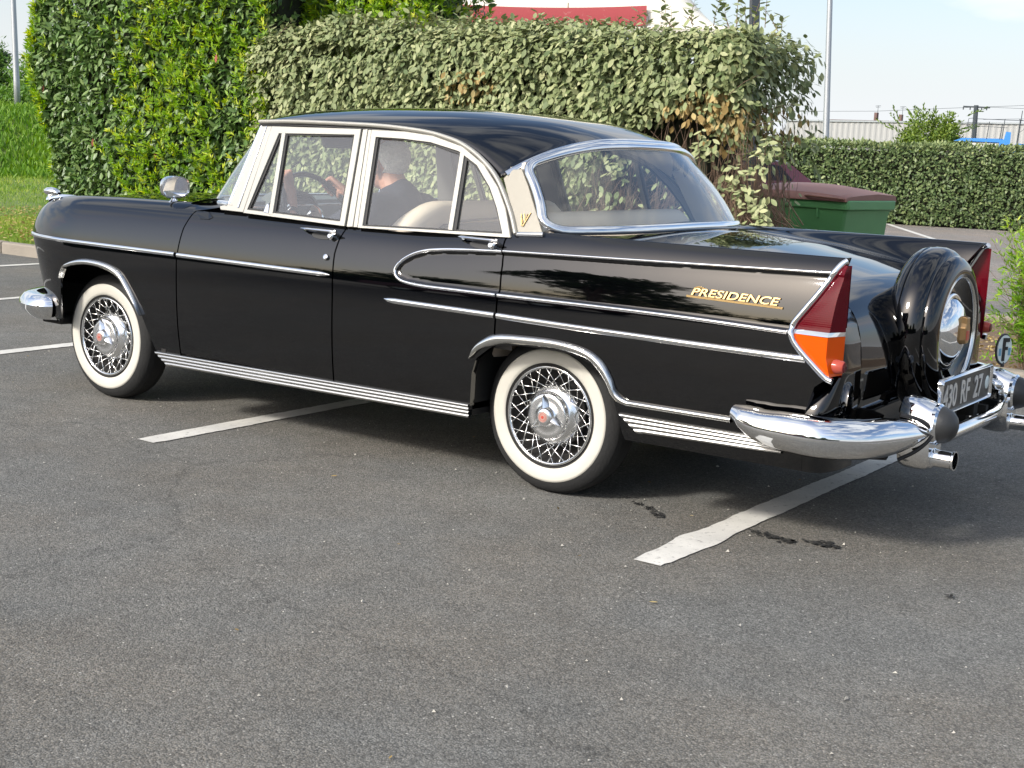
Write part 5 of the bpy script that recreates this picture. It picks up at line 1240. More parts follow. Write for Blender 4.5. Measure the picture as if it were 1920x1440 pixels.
def laurel_hedge():
    x0, x1, y0, y1, z1 = -7.20, -3.70, 3.92, 6.3, 3.2; org = (-5.6, 5.0, .07)
    root = empty('laurel_hedge', org, 'tall glossy laurel hedge with yellow green young shoots, left of the grey green hedge', 'hedge')
    r_ = np.random.default_rng(21)
    P, Nn = rounded_box_samples(32000, x0, x1, y0, y1, .15, z1, (1, .3, .15, .8), r_); P, Nn = edge_round(P, Nn, x0, x1+.5, y0, z1, .38)
    Q, Qn = rounded_box_samples(7000, x1-.2, -2.25, 4.55, 5.5, 1.9, z1, (1, .4, .6, 0), r_); Q, Qn = edge_round(Q, Qn, x1-.8, -2.25, 4.55, z1, .30)
    P = np.vstack([P, Q]); Nn = np.vstack([Nn, Qn]); n = len(P)
    lean = .55*(1-sm(.2, 1.6, P[:, 2]))*np.clip((x1-P[:, 0])/(x1-x0), 0, 1)**2; P[:, 0] += lean
    b1 = fnoise(P, 2.0, 13); b2 = fnoise(P, 6, 14); clump = fnoise(P, 5.0, 19); depth = np.abs(r_.normal(0, .10, n))
    P = P+Nn*(.09*b1+.06*b2-depth)[:, None]+r_.normal(0, .015, P.shape); P[:, 2] = np.maximum(P[:, 2], .12)
    keep = ~((clump < -.70) & (r_.random(n) < .6)); P, Nn, clump, depth = P[keep], Nn[keep], clump[keep], depth[keep]; n = len(P)
    up = np.array([0, 0, 1.]); tan = r_.normal(0, 1, (n, 3)); tan -= Nn*(tan*Nn).sum(1)[:, None]; tan /= np.linalg.norm(tan, axis=1)[:, None]
    D = Nn*.5+tan*.7+up*r_.normal(-.25, .5, n)[:, None]; NN = Nn*.6+up*.8+r_.normal(0, .4, (n, 3))
    Ls = r_.uniform(.06, .11, n); Ws = Ls*r_.uniform(.34, .44, n); tint = np.clip(r_.normal(.56, .24, n), 0, 1)
    leaves('foliage', P, D, NN, Ls, Ws, tint, M['laurel'], leaf_template('oval', .10, .10), root, org, singles=300, view=(-2.0, -3.5, 2.0))
    # young shoots: tufts of narrow leaves
    T, Tn = rounded_box_samples(5200, x0, x1, y0, y1, .15, z1, (1, .3, .1, .8), r_); T, Tn = edge_round(T, Tn, x0, x1+.5, y0, z1, .38)
    U, Un = rounded_box_samples(1500, x1-.2, -2.25, 4.55, 5.5, 1.9, z1, (1, .4, .5, 0), r_); U, Un = edge_round(U, Un, x1-.8, -2.25, 4.55, z1, .30); T = np.vstack([T, U]); Tn = np.vstack([Tn, Un])
    T[:, 0] += .55*(1-sm(.2, 1.6, T[:, 2]))*np.clip((x1-T[:, 0])/(x1-x0), 0, 1)**2
    c_ = fnoise(T, 3.3, 23)+.55*sm(-6.3, -4.4, T[:, 0])+.35*(T[:, 0] > -3.8)+.35*sm(-6.6, -7.3, T[:, 0]); k = c_+r_.normal(0, .18, len(T)) > .28; T, Tn = T[k], Tn[k]
    T = T+Tn*(.09*fnoise(T, 2.0, 13)+.06*fnoise(T, 6, 14)+.015)[:, None]
    per = 8; m_ = len(T)*per; C = np.repeat(T, per, 0); Cn = np.repeat(Tn, per, 0); ax_ = np.repeat(Tn*.55+up*.75+r_.normal(0, .28, T.shape), per, 0); ax_ /= np.linalg.norm(ax_, axis=1)[:, None]
    rad = r_.normal(0, 1, (m_, 3)); rad -= ax_*(rad*ax_).sum(1)[:, None]; rad /= np.linalg.norm(rad, axis=1)[:, None]
    s = np.tile(np.linspace(0, 1, per), len(T)); C = C+ax_*(s*.06)[:, None]; D = ax_*(.5+.5*s)[:, None]+rad*.8; l2 = r_.uniform(.045, .075, m_)
    tn = np.clip(np.repeat(r_.normal(.48, .22, len(T)), per)+r_.normal(0, .12, m_), 0, 1)
    leaves('young_shoots', C, D, ax_+rad*-.4+r_.normal(0, .2, C.shape), l2, l2*.27, tn, M['shoot'], leaf_template('lance', .10, .15), root, org)
    M['redleaf'] = leafmat('red_dead_leaf', (.14, .025, .015), (.24, .05, .03), (.32, .09, .06), .7)
    rp = np.array([(-6.05, 3.86, 1.22), (-5.1, 3.86, 1.13), (-6.9, 3.9, 1.75), (-4.25, 3.86, 2.05)]); leaves('dead_leaf', rp, np.array([(.2, -.3, -1)]*4), np.array([(0, -1, .2)]*4), np.full(4, .085), np.full(4, .038), np.array([.3, .6, .1, .9]), M['redleaf'], leaf_template('oval'), root, org)
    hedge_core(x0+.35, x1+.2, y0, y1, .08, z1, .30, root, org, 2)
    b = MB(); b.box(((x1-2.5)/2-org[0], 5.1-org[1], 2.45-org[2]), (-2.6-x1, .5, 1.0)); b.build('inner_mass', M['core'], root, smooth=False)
laurel_hedge()
# ---- bamboo-like bush on the right, in the bed
M['nandina'] = leafmat('bright_green_narrow_leaf', (.10, .24, .018), (.26, .43, .035), (.55, .62, .09), .45, .4, .35)
def nandina():
    org = (3.36, 3.90, .08); root = empty('bamboo_bush', org, 'bright green feathery bush growing in the bed at the right edge', 'shrub'); r_ = np.random.default_rng(31); P = []; D = []; seg = []
    for k in range(150):
        a = r_.uniform(0, 6.28); rr = r_.uniform(0, .14); b0 = np.array([org[0]+rr*math.cos(a), org[1]+rr*math.sin(a), .08]); h = r_.uniform(.25, 1.02)*(1-.10*r_.random()); sp_ = r_.uniform(.05, .38)*(1.25-.55*h)
        tip = b0+np.array([sp_*math.cos(a), sp_*math.sin(a), h]); mid = b0+np.array([sp_*.3*math.cos(a), sp_*.3*math.sin(a), h*.6]); Q = spline([b0, mid, tip], 14); seg.append((Q, .0035))
        for j in range(int(26*h)+6):
            t = r_.uniform(.12, 1.0); p = Q[int(t*13)]; aa = r_.uniform(0, 6.28); dirn = np.array([math.cos(aa), math.sin(aa), r_.uniform(.1, .9)]); st = p+dirn*r_.uniform(0, .08)
            for q in range(4): P.append(st+r_.normal(0, .012, 3)); D.append(dirn+r_.normal(0, .45, 3))
    P = np.array(P); D = np.array(D); n = len(P); l2 = r_.uniform(.035, .065, n)
    tint = np.clip(.30+.50*(P[:, 2]/1.0)+r_.normal(0, .2, n)-.25, 0, 1)
    leaves('foliage', P, D, np.tile((0, 0, 1.), (n, 1))+r_.normal(0, .4, (n, 3)), l2, l2*.20, tint, M['nandina'], leaf_template('lance', .08, .2), root, org); twigs('stems', seg, M['twig'], root, org)
nandina()
# low litter and weeds on the bed
r_ = np.random.default_rng(41); n = 5000; P = np.stack([r_.uniform(1.6, 6, n), r_.uniform(3.56, 6.4, n), np.full(n, .095)], 1); D = r_.normal(0, 1, (n, 3)); D[:, 2] = np.abs(D[:, 2])*.25; l2 = r_.uniform(.015, .05, n)
k = fnoise(P, 3, 5) > 0
o = leaves('leaf_litter', P[~k], D[~k], np.tile((0, 0, 1.), ((~k).sum(), 1))+r_.normal(0, .5, ((~k).sum(), 3)), l2[~k], l2[~k]*.5, r_.random((~k).sum()), M['dry'], leaf_template('oval')); tag(o, 'dry leaf litter scattered over the planting bed', 'leaf litter')
o = leaves('weeds', P[k], D[k]+np.array([0, 0, .5]), np.tile((0, 0, 1.), (k.sum(), 1))+r_.normal(0, .5, (k.sum(), 3)), l2[k], l2[k]*.3, r_.random(k.sum())*.6, M['nandina'], leaf_template('lance')); tag(o, 'low weeds and grass on the planting bed', 'weeds')
# ---- grass on the verge
M['grass'] = leafmat('grass_blade', (.09, .20, .018), (.19, .31, .035), (.42, .44, .11), .6, .3, .3)
def grass():
    r_ = np.random.default_rng(51); P = []
    def scat(n, xa, xb, ya, yb, z, hl, hh_): 
        p = np.stack([r_.uniform(xa, xb, n), r_.uniform(ya, yb, n), np.full(n, z)], 1); P.append((p, r_.uniform(hl, hh_, n)))
    scat(26000, -10.5, -6.9, 3.56, 6.5, .08, .03, .07); scat(26000, -17, -8, 3.56, 10.5, .08, .04, .08); scat(30000, -30, -15, 5, 19, .08, .07, .14)
    p = np.vstack([q[0] for q in P]); l = np.concatenate([q[1] for q in P]); n = len(p); D = r_.normal(0, .45, (n, 3)); D[:, 2] = 1; yel = fnoise(p, 1.1, 6)
    o = leaves('grass', p, D, np.stack([r_.normal(0, 1, n), r_.normal(0, 1, n), np.full(n, .3)], 1), l, l*.10, np.clip(.48+.25*yel+r_.normal(0, .2, n), 0, 1), M['grass'], leaf_template('tri', 0, .3)); tag(o, 'mown grass growing on the verge behind the kerb', 'grass')
    # tall weeds of the bank
    n = 30000; u = r_.uniform(33, 47, n); a = r_.uniform(R(294), R(313), n); x = 5.6+u*np.sin(a); y = -5.1+u*np.cos(a); z = .085+1.50*sm(34, 42, u); p = np.stack([x, y, z], 1); nz = fnoise(p*.25, 3.0, 8)
    l = r_.uniform(.14, .34, n)*(1+.5*np.clip(nz, -.5, 1)); D = r_.normal(0, .4, (n, 3)); D[:, 2] = 1
    o = leaves('bank_weeds', p, D, np.stack([r_.normal(0, 1, n), r_.normal(0, 1, n), np.full(n, .3)], 1), l, l*.22, np.clip(.26+.28*nz+r_.normal(0, .16, n), 0, 1), M['grass'], leaf_template('lance', 0, .3)); tag(o, 'tall green weeds growing on the far grass bank', 'weeds')
    n = 2600; x = r_.uniform(-12, -6.6, n); y = r_.uniform(3.6, 8, n); p = np.stack([x, y, np.full(n, .135)], 1); D = r_.normal(0, 1, (n, 3)); D[:, 2] *= .3; l = r_.uniform(.03, .06, n)
    o = leaves('fallen_leaves', p, D, np.tile((0, 0, 1.), (n, 1))+r_.normal(0, .4, (n, 3)), l, l*.45, r_.uniform(.5, 1, n), M['dry'], leaf_template('oval')); tag(o, 'pale fallen leaves scattered on the mown verge', 'leaves')
grass()
# ---- far clipped hedge on the right
M['farleaf'] = leafmat('mid_green_leaf', (.045, .080, .028), (.115, .165, .060), (.27, .31, .13), .5, .4, .15)
def far_hedge():
    org = np.array([-8.2, 22.6, 0.]); dirn = np.array([15.5, 4.4, 0.]); Ln = np.linalg.norm(dirn); dirn /= Ln; nrm = np.array([dirn[1], -dirn[0], 0.]); root = empty('boundary_hedge', tuple(org), 'low evenly clipped green hedge along the far side of the yard on the right', 'hedge')
    r_ = np.random.default_rng(61); P, Nn = rounded_box_samples(42000, 0, Ln+3, 0, 1.5, .05, 1.70, (1, .5, .1, .1), r_); P, Nn = edge_round(P, Nn, 0, Ln+3, 0, 1.70, .18)
    P = P+Nn*(.05*fnoise(P, 2.5, 2)+.05*fnoise(P, 6, 3)-np.abs(r_.normal(0, .06, len(P))))[:, None]; hgt = P[:, 2]+.0*P[:, 0]
    def tw(v, pt=True): q = v[:, :1]*dirn+v[:, 1:2]*(-nrm)+v[:, 2:]*np.array([0, 0, 1.]); return q+org if pt else q
    n = len(P); D = Nn*.5+r_.normal(0, .6, (n, 3)); D[:, 2] -= .3*(Nn[:, 2] < .5); top = Nn[:, 2] > .5; l2 = r_.uniform(.07, .12, n)
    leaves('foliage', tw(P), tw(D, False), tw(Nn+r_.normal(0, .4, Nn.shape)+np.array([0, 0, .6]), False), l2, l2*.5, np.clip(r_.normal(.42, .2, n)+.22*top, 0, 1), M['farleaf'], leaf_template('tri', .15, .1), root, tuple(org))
    b = MB(); c = tw(np.array([[(Ln+3)/2, .78, .78]]))[0]-org; a = math.atan2(dirn[1], dirn[0]); b.box(c, (Ln+2.7, 1.2, 1.5), [[math.cos(a), -math.sin(a), 0], [math.sin(a), math.cos(a), 0], [0, 0, 1]]); b.build('shade_core', M['core'], root, smooth=False)
far_hedge()
# ---- generic tree: trunk, limbs and leaf-clump crown
def tree(name, loc, h, rad, label, mat, seed, n=5000, ll=.16, squash=1.0, trunk=.35, group=None, cat='tree', tmpl='tri', droop=0., clumps=26, tintm=.5):
    r_ = np.random.default_rng(seed); root = empty(name, loc, label, cat, group); L0 = np.array(loc); b = MB(); th = h*trunk; b.tube([(0, 0, -.1), (0.02*h, 0, th), (.0, .02*h, h*.75)], [h*.03, h*.02, h*.006], 8)
    C = []; 
    for k in range(clumps):
        a = r_.uniform(0, 6.28); e = r_.uniform(-.5, 1.); rr = rad*r_.uniform(.25, .85)*math.sqrt(max(.05, 1-max(0, e)**2*.8)); c = np.array([rr*math.cos(a), rr*math.sin(a), th+(h-th)*(.5+.42*e)*squash]); C.append((c, rad*r_.uniform(.22, .42)))
        if k < 12: b.tube([(0, 0, th*r_.uniform(.7, 1.3)), tuple(c*.6+np.array([0, 0, th*.3])), tuple(c)], [h*.010, h*.006, h*.002], 5, cap=False)
    b.build('trunk', M['twig'], root)
    per = n//clumps; P = []; N_ = []
    for c, r1 in C:
        v = r_.normal(0, 1, (per, 3)); v /= np.linalg.norm(v, axis=1)[:, None]; q = c+v*(r1*r_.random((per, 1))**.35)*np.array([1, 1, .8]); q[:, 2] -= droop*np.abs(r_.normal(0, 1, per)); P.append(q); N_.append(v)
    P = np.vstack(P); N_ = np.vstack(N_); k = P[:, 2] > .15; P, N_ = P[k], N_[k]; m_ = len(P); D = N_*.6+r_.normal(0, .6, (m_, 3)); D[:, 2] -= droop*1.2; l2 = r_.uniform(.6, 1.2, m_)*ll
    leaves('crown', P+L0, D, N_+np.array([0, 0, .7])+r_.normal(0, .3, (m_, 3)), l2, l2*(.5 if droop == 0 else .22), np.clip(r_.normal(tintm, .2, m_), 0, 1), mat, leaf_template(tmpl, .1, .1), root, loc)
    return root
M['willow'] = leafmat('willow_leaf', (.05, .13, .02), (.12, .23, .04), (.22, .32, .07), .5, .3, .3); M['conifer'] = leafmat('dark_conifer', (.012, .035, .014), (.03, .065, .025), (.06, .10, .04), .6, .3, .05)
M['olive'] = leafmat('olive_green_leaf', (.055, .10, .015), (.13, .20, .03), (.28, .34, .06), .5, .3, .3)
tree('round_tree', (-7.40, 32.7, 0), 2.75, 1.05, 'small bushy light green tree rising above the far clipped hedge', M['olive'], 71, 9000, .11, .95, .22, clumps=44)
r_ = np.random.default_rng(72); P = []; D = []
for k in range(22):
    a = r_.uniform(0, 6.28); b0 = np.array([-7.4+.9*r_.uniform(-1, 1), 32.7+.5*math.sin(a), r_.uniform(2.0, 2.6)]); tp_ = b0+np.array([(b0[0]+7.4)*.45+r_.normal(0, .08), 0, r_.uniform(.25, .62)*(1-.5*abs(b0[0]+7.4))])
    for j in range(30): t = j/30; P.append(b0+(tp_-b0)*t+r_.normal(0, .012, 3)); D.append((tp_-b0)/np.linalg.norm(tp_-b0)+r_.normal(0, .35, 3))
P = np.array(P); rt = [o for o in bpy.data.objects if o.name == 'round_tree'][0]
leaves('crown_shoots', P, np.array(D), r_.normal(0, 1, P.shape), np.full(len(P), .10), np.full(len(P), .035), r_.random(len(P))*.7, M['olive'], leaf_template('tri'), rt, (-7.40, 32.7, 0))
G_ = 'trees beyond the grass bank'
tree('willow_tree', (-43.0, 31.2, .8), 4.4, 2.6, 'drooping bright green willow beside the tall laurel hedge', M['willow'], 81, 9000, .28, 1, .3, G_, droop=.45)
tree('willow_tree', (-46.0, 29.0, .8), 3.9, 2.0, 'smaller pale green willow just right of the left lamp post', M['willow'], 82, 6000, .26, 1, .3, G_, droop=.35)
tree('conifer_tree', (-48.5, 27.6, .6), 4.3, 1.2, 'dark narrow conifer at the far left edge behind the lamp post', M['conifer'], 83, 6000, .22, 1.1, .15, G_)
tree('conifer_tree', (-46.5, 29.9, .6), 3.9, .9, 'dark slim conifer between the lamp post and the willow', M['conifer'], 84, 4000, .2, 1.1, .15, G_)
tree('field_bush', (-35.5, 24.0, .9), 1.45, 1.6, 'low green bush spreading at the foot of the willows', M['willow'], 85, 5000, .2, 1, .2, None, 'bush')
# ---- wheelie bin, four wheeled, behind the end of the hedge
M['bingreen'] = simple('green_bin_plastic', (.085, .25, .095), .45, var=.15, vscale=3, bump=.08, bscale=20); M['binbrown'] = simple('brown_bin_lid', (.20, .09, .07), .5, var=.2, vscale=4)
def bin_():
    org = (.36, 6.95, 0); a = R(-9); root = empty('wheeled_bin', org, 'large green wheeled rubbish bin with a curved brown lid behind the bare hedge end', 'bin', rz=a)
    w, d = 1.30, .80; b = MB(); rows = []
    for k, z in ((.86, .18), (.90, .30), (.97, .86), (1.0, .90), (1.04, .905), (1.045, .985), (1.0, .99)):
        rows.append([(w/2*k*sx*cx_, d/2*k*sy*cy_, z) for sx, sy, cx_, cy_ in ((-1, -1, 1, .94), (-1, -1, .97, 1), (1, -1, .97, 1), (1, -1, 1, .94), (1, 1, 1, .94), (1, 1, .97, 1), (-1, 1, .97, 1), (-1, 1, 1, .94))])
    b.grid(rows, cv=True); b.add(rows[0], [list(range(8))]); b.build('bin_body', M['bingreen'], root, bevel=.008, angle=30)
    for x in (-.36, .0, .36):
        b = MB(); b.box((x, -d/2*.99, .89), (.018, .03, .14)); b.build('bin_rib', M['bingreen'], root, bevel=.004)
    b = MB(); rows = []
    for s in np.linspace(-1, 1, 15): rows.append([(w/2*s*1.02, y, z0_+kk*(1-abs(s)**2.4)) for y, z0_, kk in ((-.44, .975, 0), (-.435, 1.0, .0), (-.40, 1.015, .03), (-.2, 1.03, .065), (.1, 1.045, .07), (.42, 1.03, .05), (.43, .975, 0))])
    b.grid(rows); b.add([rows[0][i] for i in range(7)], [list(range(7))]); b.add([rows[-1][i] for i in range(7)], [list(range(7))]); b.build('bin_lid', M['binbrown'], root, bevel=.006, angle=30)
    b = MB(); b.tube([(.25, -.445, 1.012), (.30, -.475, 1.015), (.58, -.475, 1.005), (.64, -.445, 1.0)], .013, 8); b.build('lid_handle', M['binbrown'], root)
    for x in (-.48, .48):
        for y in (-.26, .26):
            b = MB(); b.lathe([(0, -.025), (.08, -.025), (.095, -.015), (.095, .015), (.08, .025), (0, .025)], (x, y, .095), 'y', 20); b.build('bin_wheel', M['tyre'], root, angle=40)
bin_()
# ---- maroon hatchback parked beyond the bin, nearly hidden
M['maroon'] = simple('maroon_car_paint', (.16, .012, .030), .25, coat=.8); M['tint'] = simple('dark_car_glass', (.012, .014, .017), .05)
def parked(org, rz, s, label):
    root = empty('parked_car', org, label, 'car', rz=rz); prof = [(-1.95, .35), (-1.95, .72), (-1.80, .86), (-1.05, .94), (-.55, 1.26), (.05, 1.36), (.85, 1.34), (1.45, 1.24), (1.78, .98), (1.86, .80), (1.88, .35)]
    b = MB(); rows = []; hwid = lambda z: .80-.16*max(0, (z-.92)/.44)
    P = resample(prof, 60)
    for f in (-1, -.97, -.85, 0, .85, .97, 1): rows.append([(x*s, f*hwid(z)*s, (z-.012*(abs(f) > .9))*s) for x, z in P])
    b.grid(rows); b.add(rows[0], [list(range(60))]); b.add(rows[-1], [list(range(60))]); b.build('car_body', M['maroon'], root, angle=40)
    for sd in (-1, 1):
        for poly in ([(-.90, .96), (-.50, 1.22), (.02, 1.30), (.10, .97)], [(.16, .97), (.10, 1.30), (.80, 1.28), (1.30, 1.19), (1.48, .99)]):
            b = MB(); A = [(x*s, sd*(hwid(z)+.006)*s, z*s) for x, z in poly]; B_ = [(x*s, sd*(hwid(z)-.03)*s, z*s) for x, z in poly]; b.prism(A, B_); b.build('side_window', M['tint'], root, smooth=False)
        for x in (-1.2, 1.2):
            b = MB(); b.lathe([(0, -.02), (.17, -.02), (.20, -.01)], (x*s, sd*.80*s, .30*s), 'y', 24, sd); b.build('hub', M['stainless'], root); b = MB(); b.lathe([(.19, .0), (.29, .0), (.31, -.03), (.31, -.18), (.1, -.18)], (x*s, sd*.80*s, .30*s), 'y', 28, sd); b.build('tyre', M['tyre'], root, angle=50)
    b = MB(); b.grid([[(1.50*s, -.52*s, 1.215*s), (1.50*s, .52*s, 1.215*s)], [(1.79*s, -.58*s, .995*s), (1.79*s, .58*s, .995*s)]]); o = b.build('rear_screen', M['tint'], root); o.location = (.012, 0, .006)
    return root
parked((-4.5, 13.45, 0), R(38), 1.0, 'maroon hatchback parked beyond the green bin, only its roof end showing')
# ---- lamp posts, following the true vertical of the sloping site
UPV = np.array([-.0624, .0168, .9979]); UPV = UPV/UPV[2]
M['pole'] = simple('galvanised_pole', (.36, .38, .40), .45, .6, var=.08, vscale=3); M['darkpole'] = simple('dark_grey_pole', (.045, .055, .065), .5, .1)
def post(name, base, h, r0, r1, label, mat, square=False):
    root = empty(name, base, label, 'lamp post'); b = MB()
    b.tube([tuple(UPV*t) for t in np.linspace(0, h, 8)], list(np.linspace(r0, r1, 8)), 4 if square else 16); b.build('pole', mat, root, angle=40 if square else 180)
    b = MB(); b.tube([(0, 0, -.02), tuple(UPV*.02), tuple(UPV*.05)], [r0*2.2, r0*2.2, r0*1.1], 16); b.build('base_plate', mat, root)
    b = MB(); t = UPV*h; b.tube([tuple(t), tuple(t+np.array([.4, -.2, .12])), tuple(t+np.array([1.0, -.5, .15]))], [r1, r1*.8, r1*.8], 8); b.build('arm', mat, root)
    b = MB(); b.box(tuple(t+np.array([1.25, -.62, .16])), (.62, .22, .10)); b.build('lamp_head', mat, root, bevel=.03)
def basept(p, z0): p = np.array(p); return tuple(p-UPV*(p[2]-z0))
post('lamp_post', basept((-32.11, 21.17, 1.79), 1.3), 9, .10, .055, 'tall tapered pale steel lamp post standing on the grass bank at far left', M['pole'])
post('lamp_post', basept((-7.66, 26.16, 1.65), 0), 9, .085, .045, 'slim pale steel lamp post rising beyond the right end of the hedge', M['pole'])
post('lamp_post', basept((-.11, 6.53, 2.44), 0), 5.5, .055, .050, 'dark grey square lamp post standing directly behind the clipped hedge', M['darkpole'], True)
# ---- cream canopy with a faded red band, seen over the hedge
M['canopy'] = simple('cream_canopy', (.74, .70, .60), .7, var=.04, vscale=2, bump=.05); M['wallbrown'] = simple('brown_render', (.20, .14, .09), .9)
def redband():
    m, nt, p, L = newmat('faded_red_paint'); p.inputs['Roughness'].default_value = .65; tc = nt.nodes.new('ShaderNodeTexCoord'); n = nt.nodes.new('ShaderNodeTexNoise'); n.inputs['Scale'].default_value = 9; n.inputs['Detail'].default_value = 9; n.inputs['Roughness'].default_value = .75
    r = nt.nodes.new('ShaderNodeValToRGB'); r.color_ramp.elements[0].position = .60; r.color_ramp.elements[0].color = (.36, .055, .06, 1); r.color_ramp.elements[1].position = .70; r.color_ramp.elements[1].color = (.55, .32, .27, 1); L(tc.outputs['Object'], n.inputs['Vector']); L(n.outputs['Fac'], r.inputs['Fac']); L(r.outputs['Color'], p.inputs['Base Color']); return m
M['redband'] = redband()
def canopy():
    A = np.array([-4.85, 8.26]); B_ = np.array([-3.0, 9.51]); d = (B_-A)/np.linalg.norm(B_-A); nn = np.array([-d[1], d[0]]); org = (*A, 0); root = empty('canopy_building', org, 'cream canopy roof with a faded red band, showing above the clipped hedge', 'building')
    def pt(s, t, z): q = d*s+nn*t; return (q[0], q[1], z)
    Ln = np.linalg.norm(B_-A); zl, zr = 2.68, 2.745
    ze = lambda s: zl+(zr-zl)*s/Ln
    b = MB(); S = np.linspace(-3.5, 3.32, 30)
    # roof surface: rises gently at the front then sweeps back, dropping at its right end
    def zt(s, f): e = sm(3.32, 2.2, s); return ze(s)+(.05+1.05*f**.8)*(.04+.96*e)
    rows = [[pt(s, .9*f*f+.02*math.sin(s), float(zt(s, f))) for s in S] for f in np.linspace(0, 1, 10)]; rows += [[pt(s, 3.5, float(zt(s, 1))+.1) for s in S]]
    b.grid(rows); b.build('canopy_roof', M['canopy'], root, angle=180)
    b = MB(); b.grid([[pt(s, -.01, ze(s)+.06) for s in S], [pt(s, -.03, ze(s)+.03) for s in S], [pt(s, -.02, ze(s)-.02) for s in S], [pt(s, .2, ze(s)-.03) for s in S]]); b.build('canopy_edge', M['canopy'], root)
    b = MB(); Sb = np.linspace(-.2, Ln, 26); rows = []
    for f in (0, .33, .66, 1):
        row = []
        for s in Sb:
            sag = .045*(1-((s-Ln*.45)/(Ln*.6))**2); top = ze(s)+.30-sag; bot = ze(s)+.055; z = bot+(top-bot)*f; ff = ((z-ze(s)-.05)/1.05)**1.25 if z > ze(s)+.05 else 0; row.append(pt(s, .9*ff*ff-.035, z))
        rows.append(row)
    b.grid(rows); b.grid([rows[0], [tuple(np.array(q)+np.array([*(nn*.03), 0])) for q in rows[0]]]); b.build('red_band', M['redband'], root)
    b = MB(); s0 = Ln*.58; b.grid([[pt(s0-.006, -.045, ze(s0)-.01), pt(s0-.004, .12, ze(s0)+.55)], [pt(s0+.006, -.045, ze(s0)-.01), pt(s0+.008, .12, ze(s0)+.55)]]); b.build('canopy_seam', M['wallbrown'], root)
    b = MB(); b.box(pt(-.2, 1.6, 1.32), (5.2, .2, 2.62), [[d[0], nn[0], 0], [d[1], nn[1], 0], [0, 0, 1]]); b.build('wall', M['wallbrown'], root, smooth=False)
canopy()
# ---- industrial sheds far right
M['cladding'] = simple('pale_ribbed_cladding', (.35, .355, .345), .6, var=.05, vscale=.6); M['shedroof'] = simple('dark_brown_roof', (.10, .06, .055), .8); M['brick'] = simple('chimney_brick', (.13, .08, .07), .9); M['greyclad'] = simple('grey_cladding', (.33, .36, .37), .6)
def shed():
    A = np.array([-25.6, 63.1]); B_ = np.array([-13.4, 67.5]); d = (B_-A)/np.linalg.norm(B_-A); nn = np.array([-d[1], d[0]]); root = empty('industrial_shed', (*A, 0), 'long low pale industrial shed with ribbed cladding beyond the far hedge', 'building'); Ln = np.linalg.norm(B_-A)
    def pt(s, t, z): q = d*s+nn*t; return (q[0], q[1], z)
    zt = lambda s: 3.13+.30*s/Ln
    b = MB(); S = np.arange(0, Ln, .07); off = [0 if (i//2) % 2 else -.018 for i in range(len(S))]
    b.grid([[pt(s, o, 0) for s, o in zip(S, off)], [pt(s, o, float(zt(s))) for s, o in zip(S, off)]]); b.build('wall', M['cladding'], root, smooth=False)
    b = MB(); b.grid([[pt(s, -.08, zt(s)-.03) for s in S[::8]], [pt(s, -.08, zt(s)+.05) for s in S[::8]], [pt(s, 8, zt(s)+.06) for s in S[::8]]]); b.build('roof_edge', M['greyclad'], root)
    b = MB(); b.prism([pt(1.9, 3, 3.1), pt(5.9, 3, 3.1), pt(5.9, 3, 3.40), pt(1.9, 3, 3.34)], [pt(1.9, 8, 3.2), pt(5.9, 8, 3.2), pt(5.9, 8, 3.46), pt(1.9, 8, 3.44)]); b.build('roof', M['shedroof'], root, smooth=False)
    for s, h in ((4.45, .42), (5.75, .36)):
        b = MB(); b.box(pt(s, 4, 3.40+h/2), (.16, .25, h)); c = b.build('chimney', M['brick'], root, smooth=False)
        b = MB(); x, y, _ = pt(s+.06, 4, 0); b.tube([(x, y, 3.5), (x, y, 4.2)], .012, 5); b.tube([(x-.15, y, 4.17), (x+.15, y, 4.19)], .012, 5); b.tube([(x-.12, y, 4.10), (x+.12, y, 4.12)], .01, 5); b.build('aerial', M['darkpole'], c)
    b = MB(); b.box(pt(12.6, 2.5, 1.6), (1.5, 3, 3.1), [[d[0], nn[0], 0], [d[1], nn[1], 0], [0, 0, 1]]); b.build('annex', M['greyclad'], root, smooth=False)
shed()
def trailer_row():
    root = empty('white_fence', (-16.6, 46.5, 0), 'white slatted fence in front of the pale industrial shed', 'fence')
    for k in range(6):
        b = MB(); z = 1.62+.085*k; b.box((0, 0, z), (5.2, .04, .06)); o = b.build('slat', M['cladding'], root, smooth=False); o.rotation_euler = (0, 0, R(20))
    for s in (-2.5, -.8, .9, 2.5):
        b = MB(); b.box((s*math.cos(R(20)), s*math.sin(R(20))+.04, 1.05), (.08, .06, 2.1)); b.build('fence_post', M['cladding'], root, smooth=False)
trailer_row()
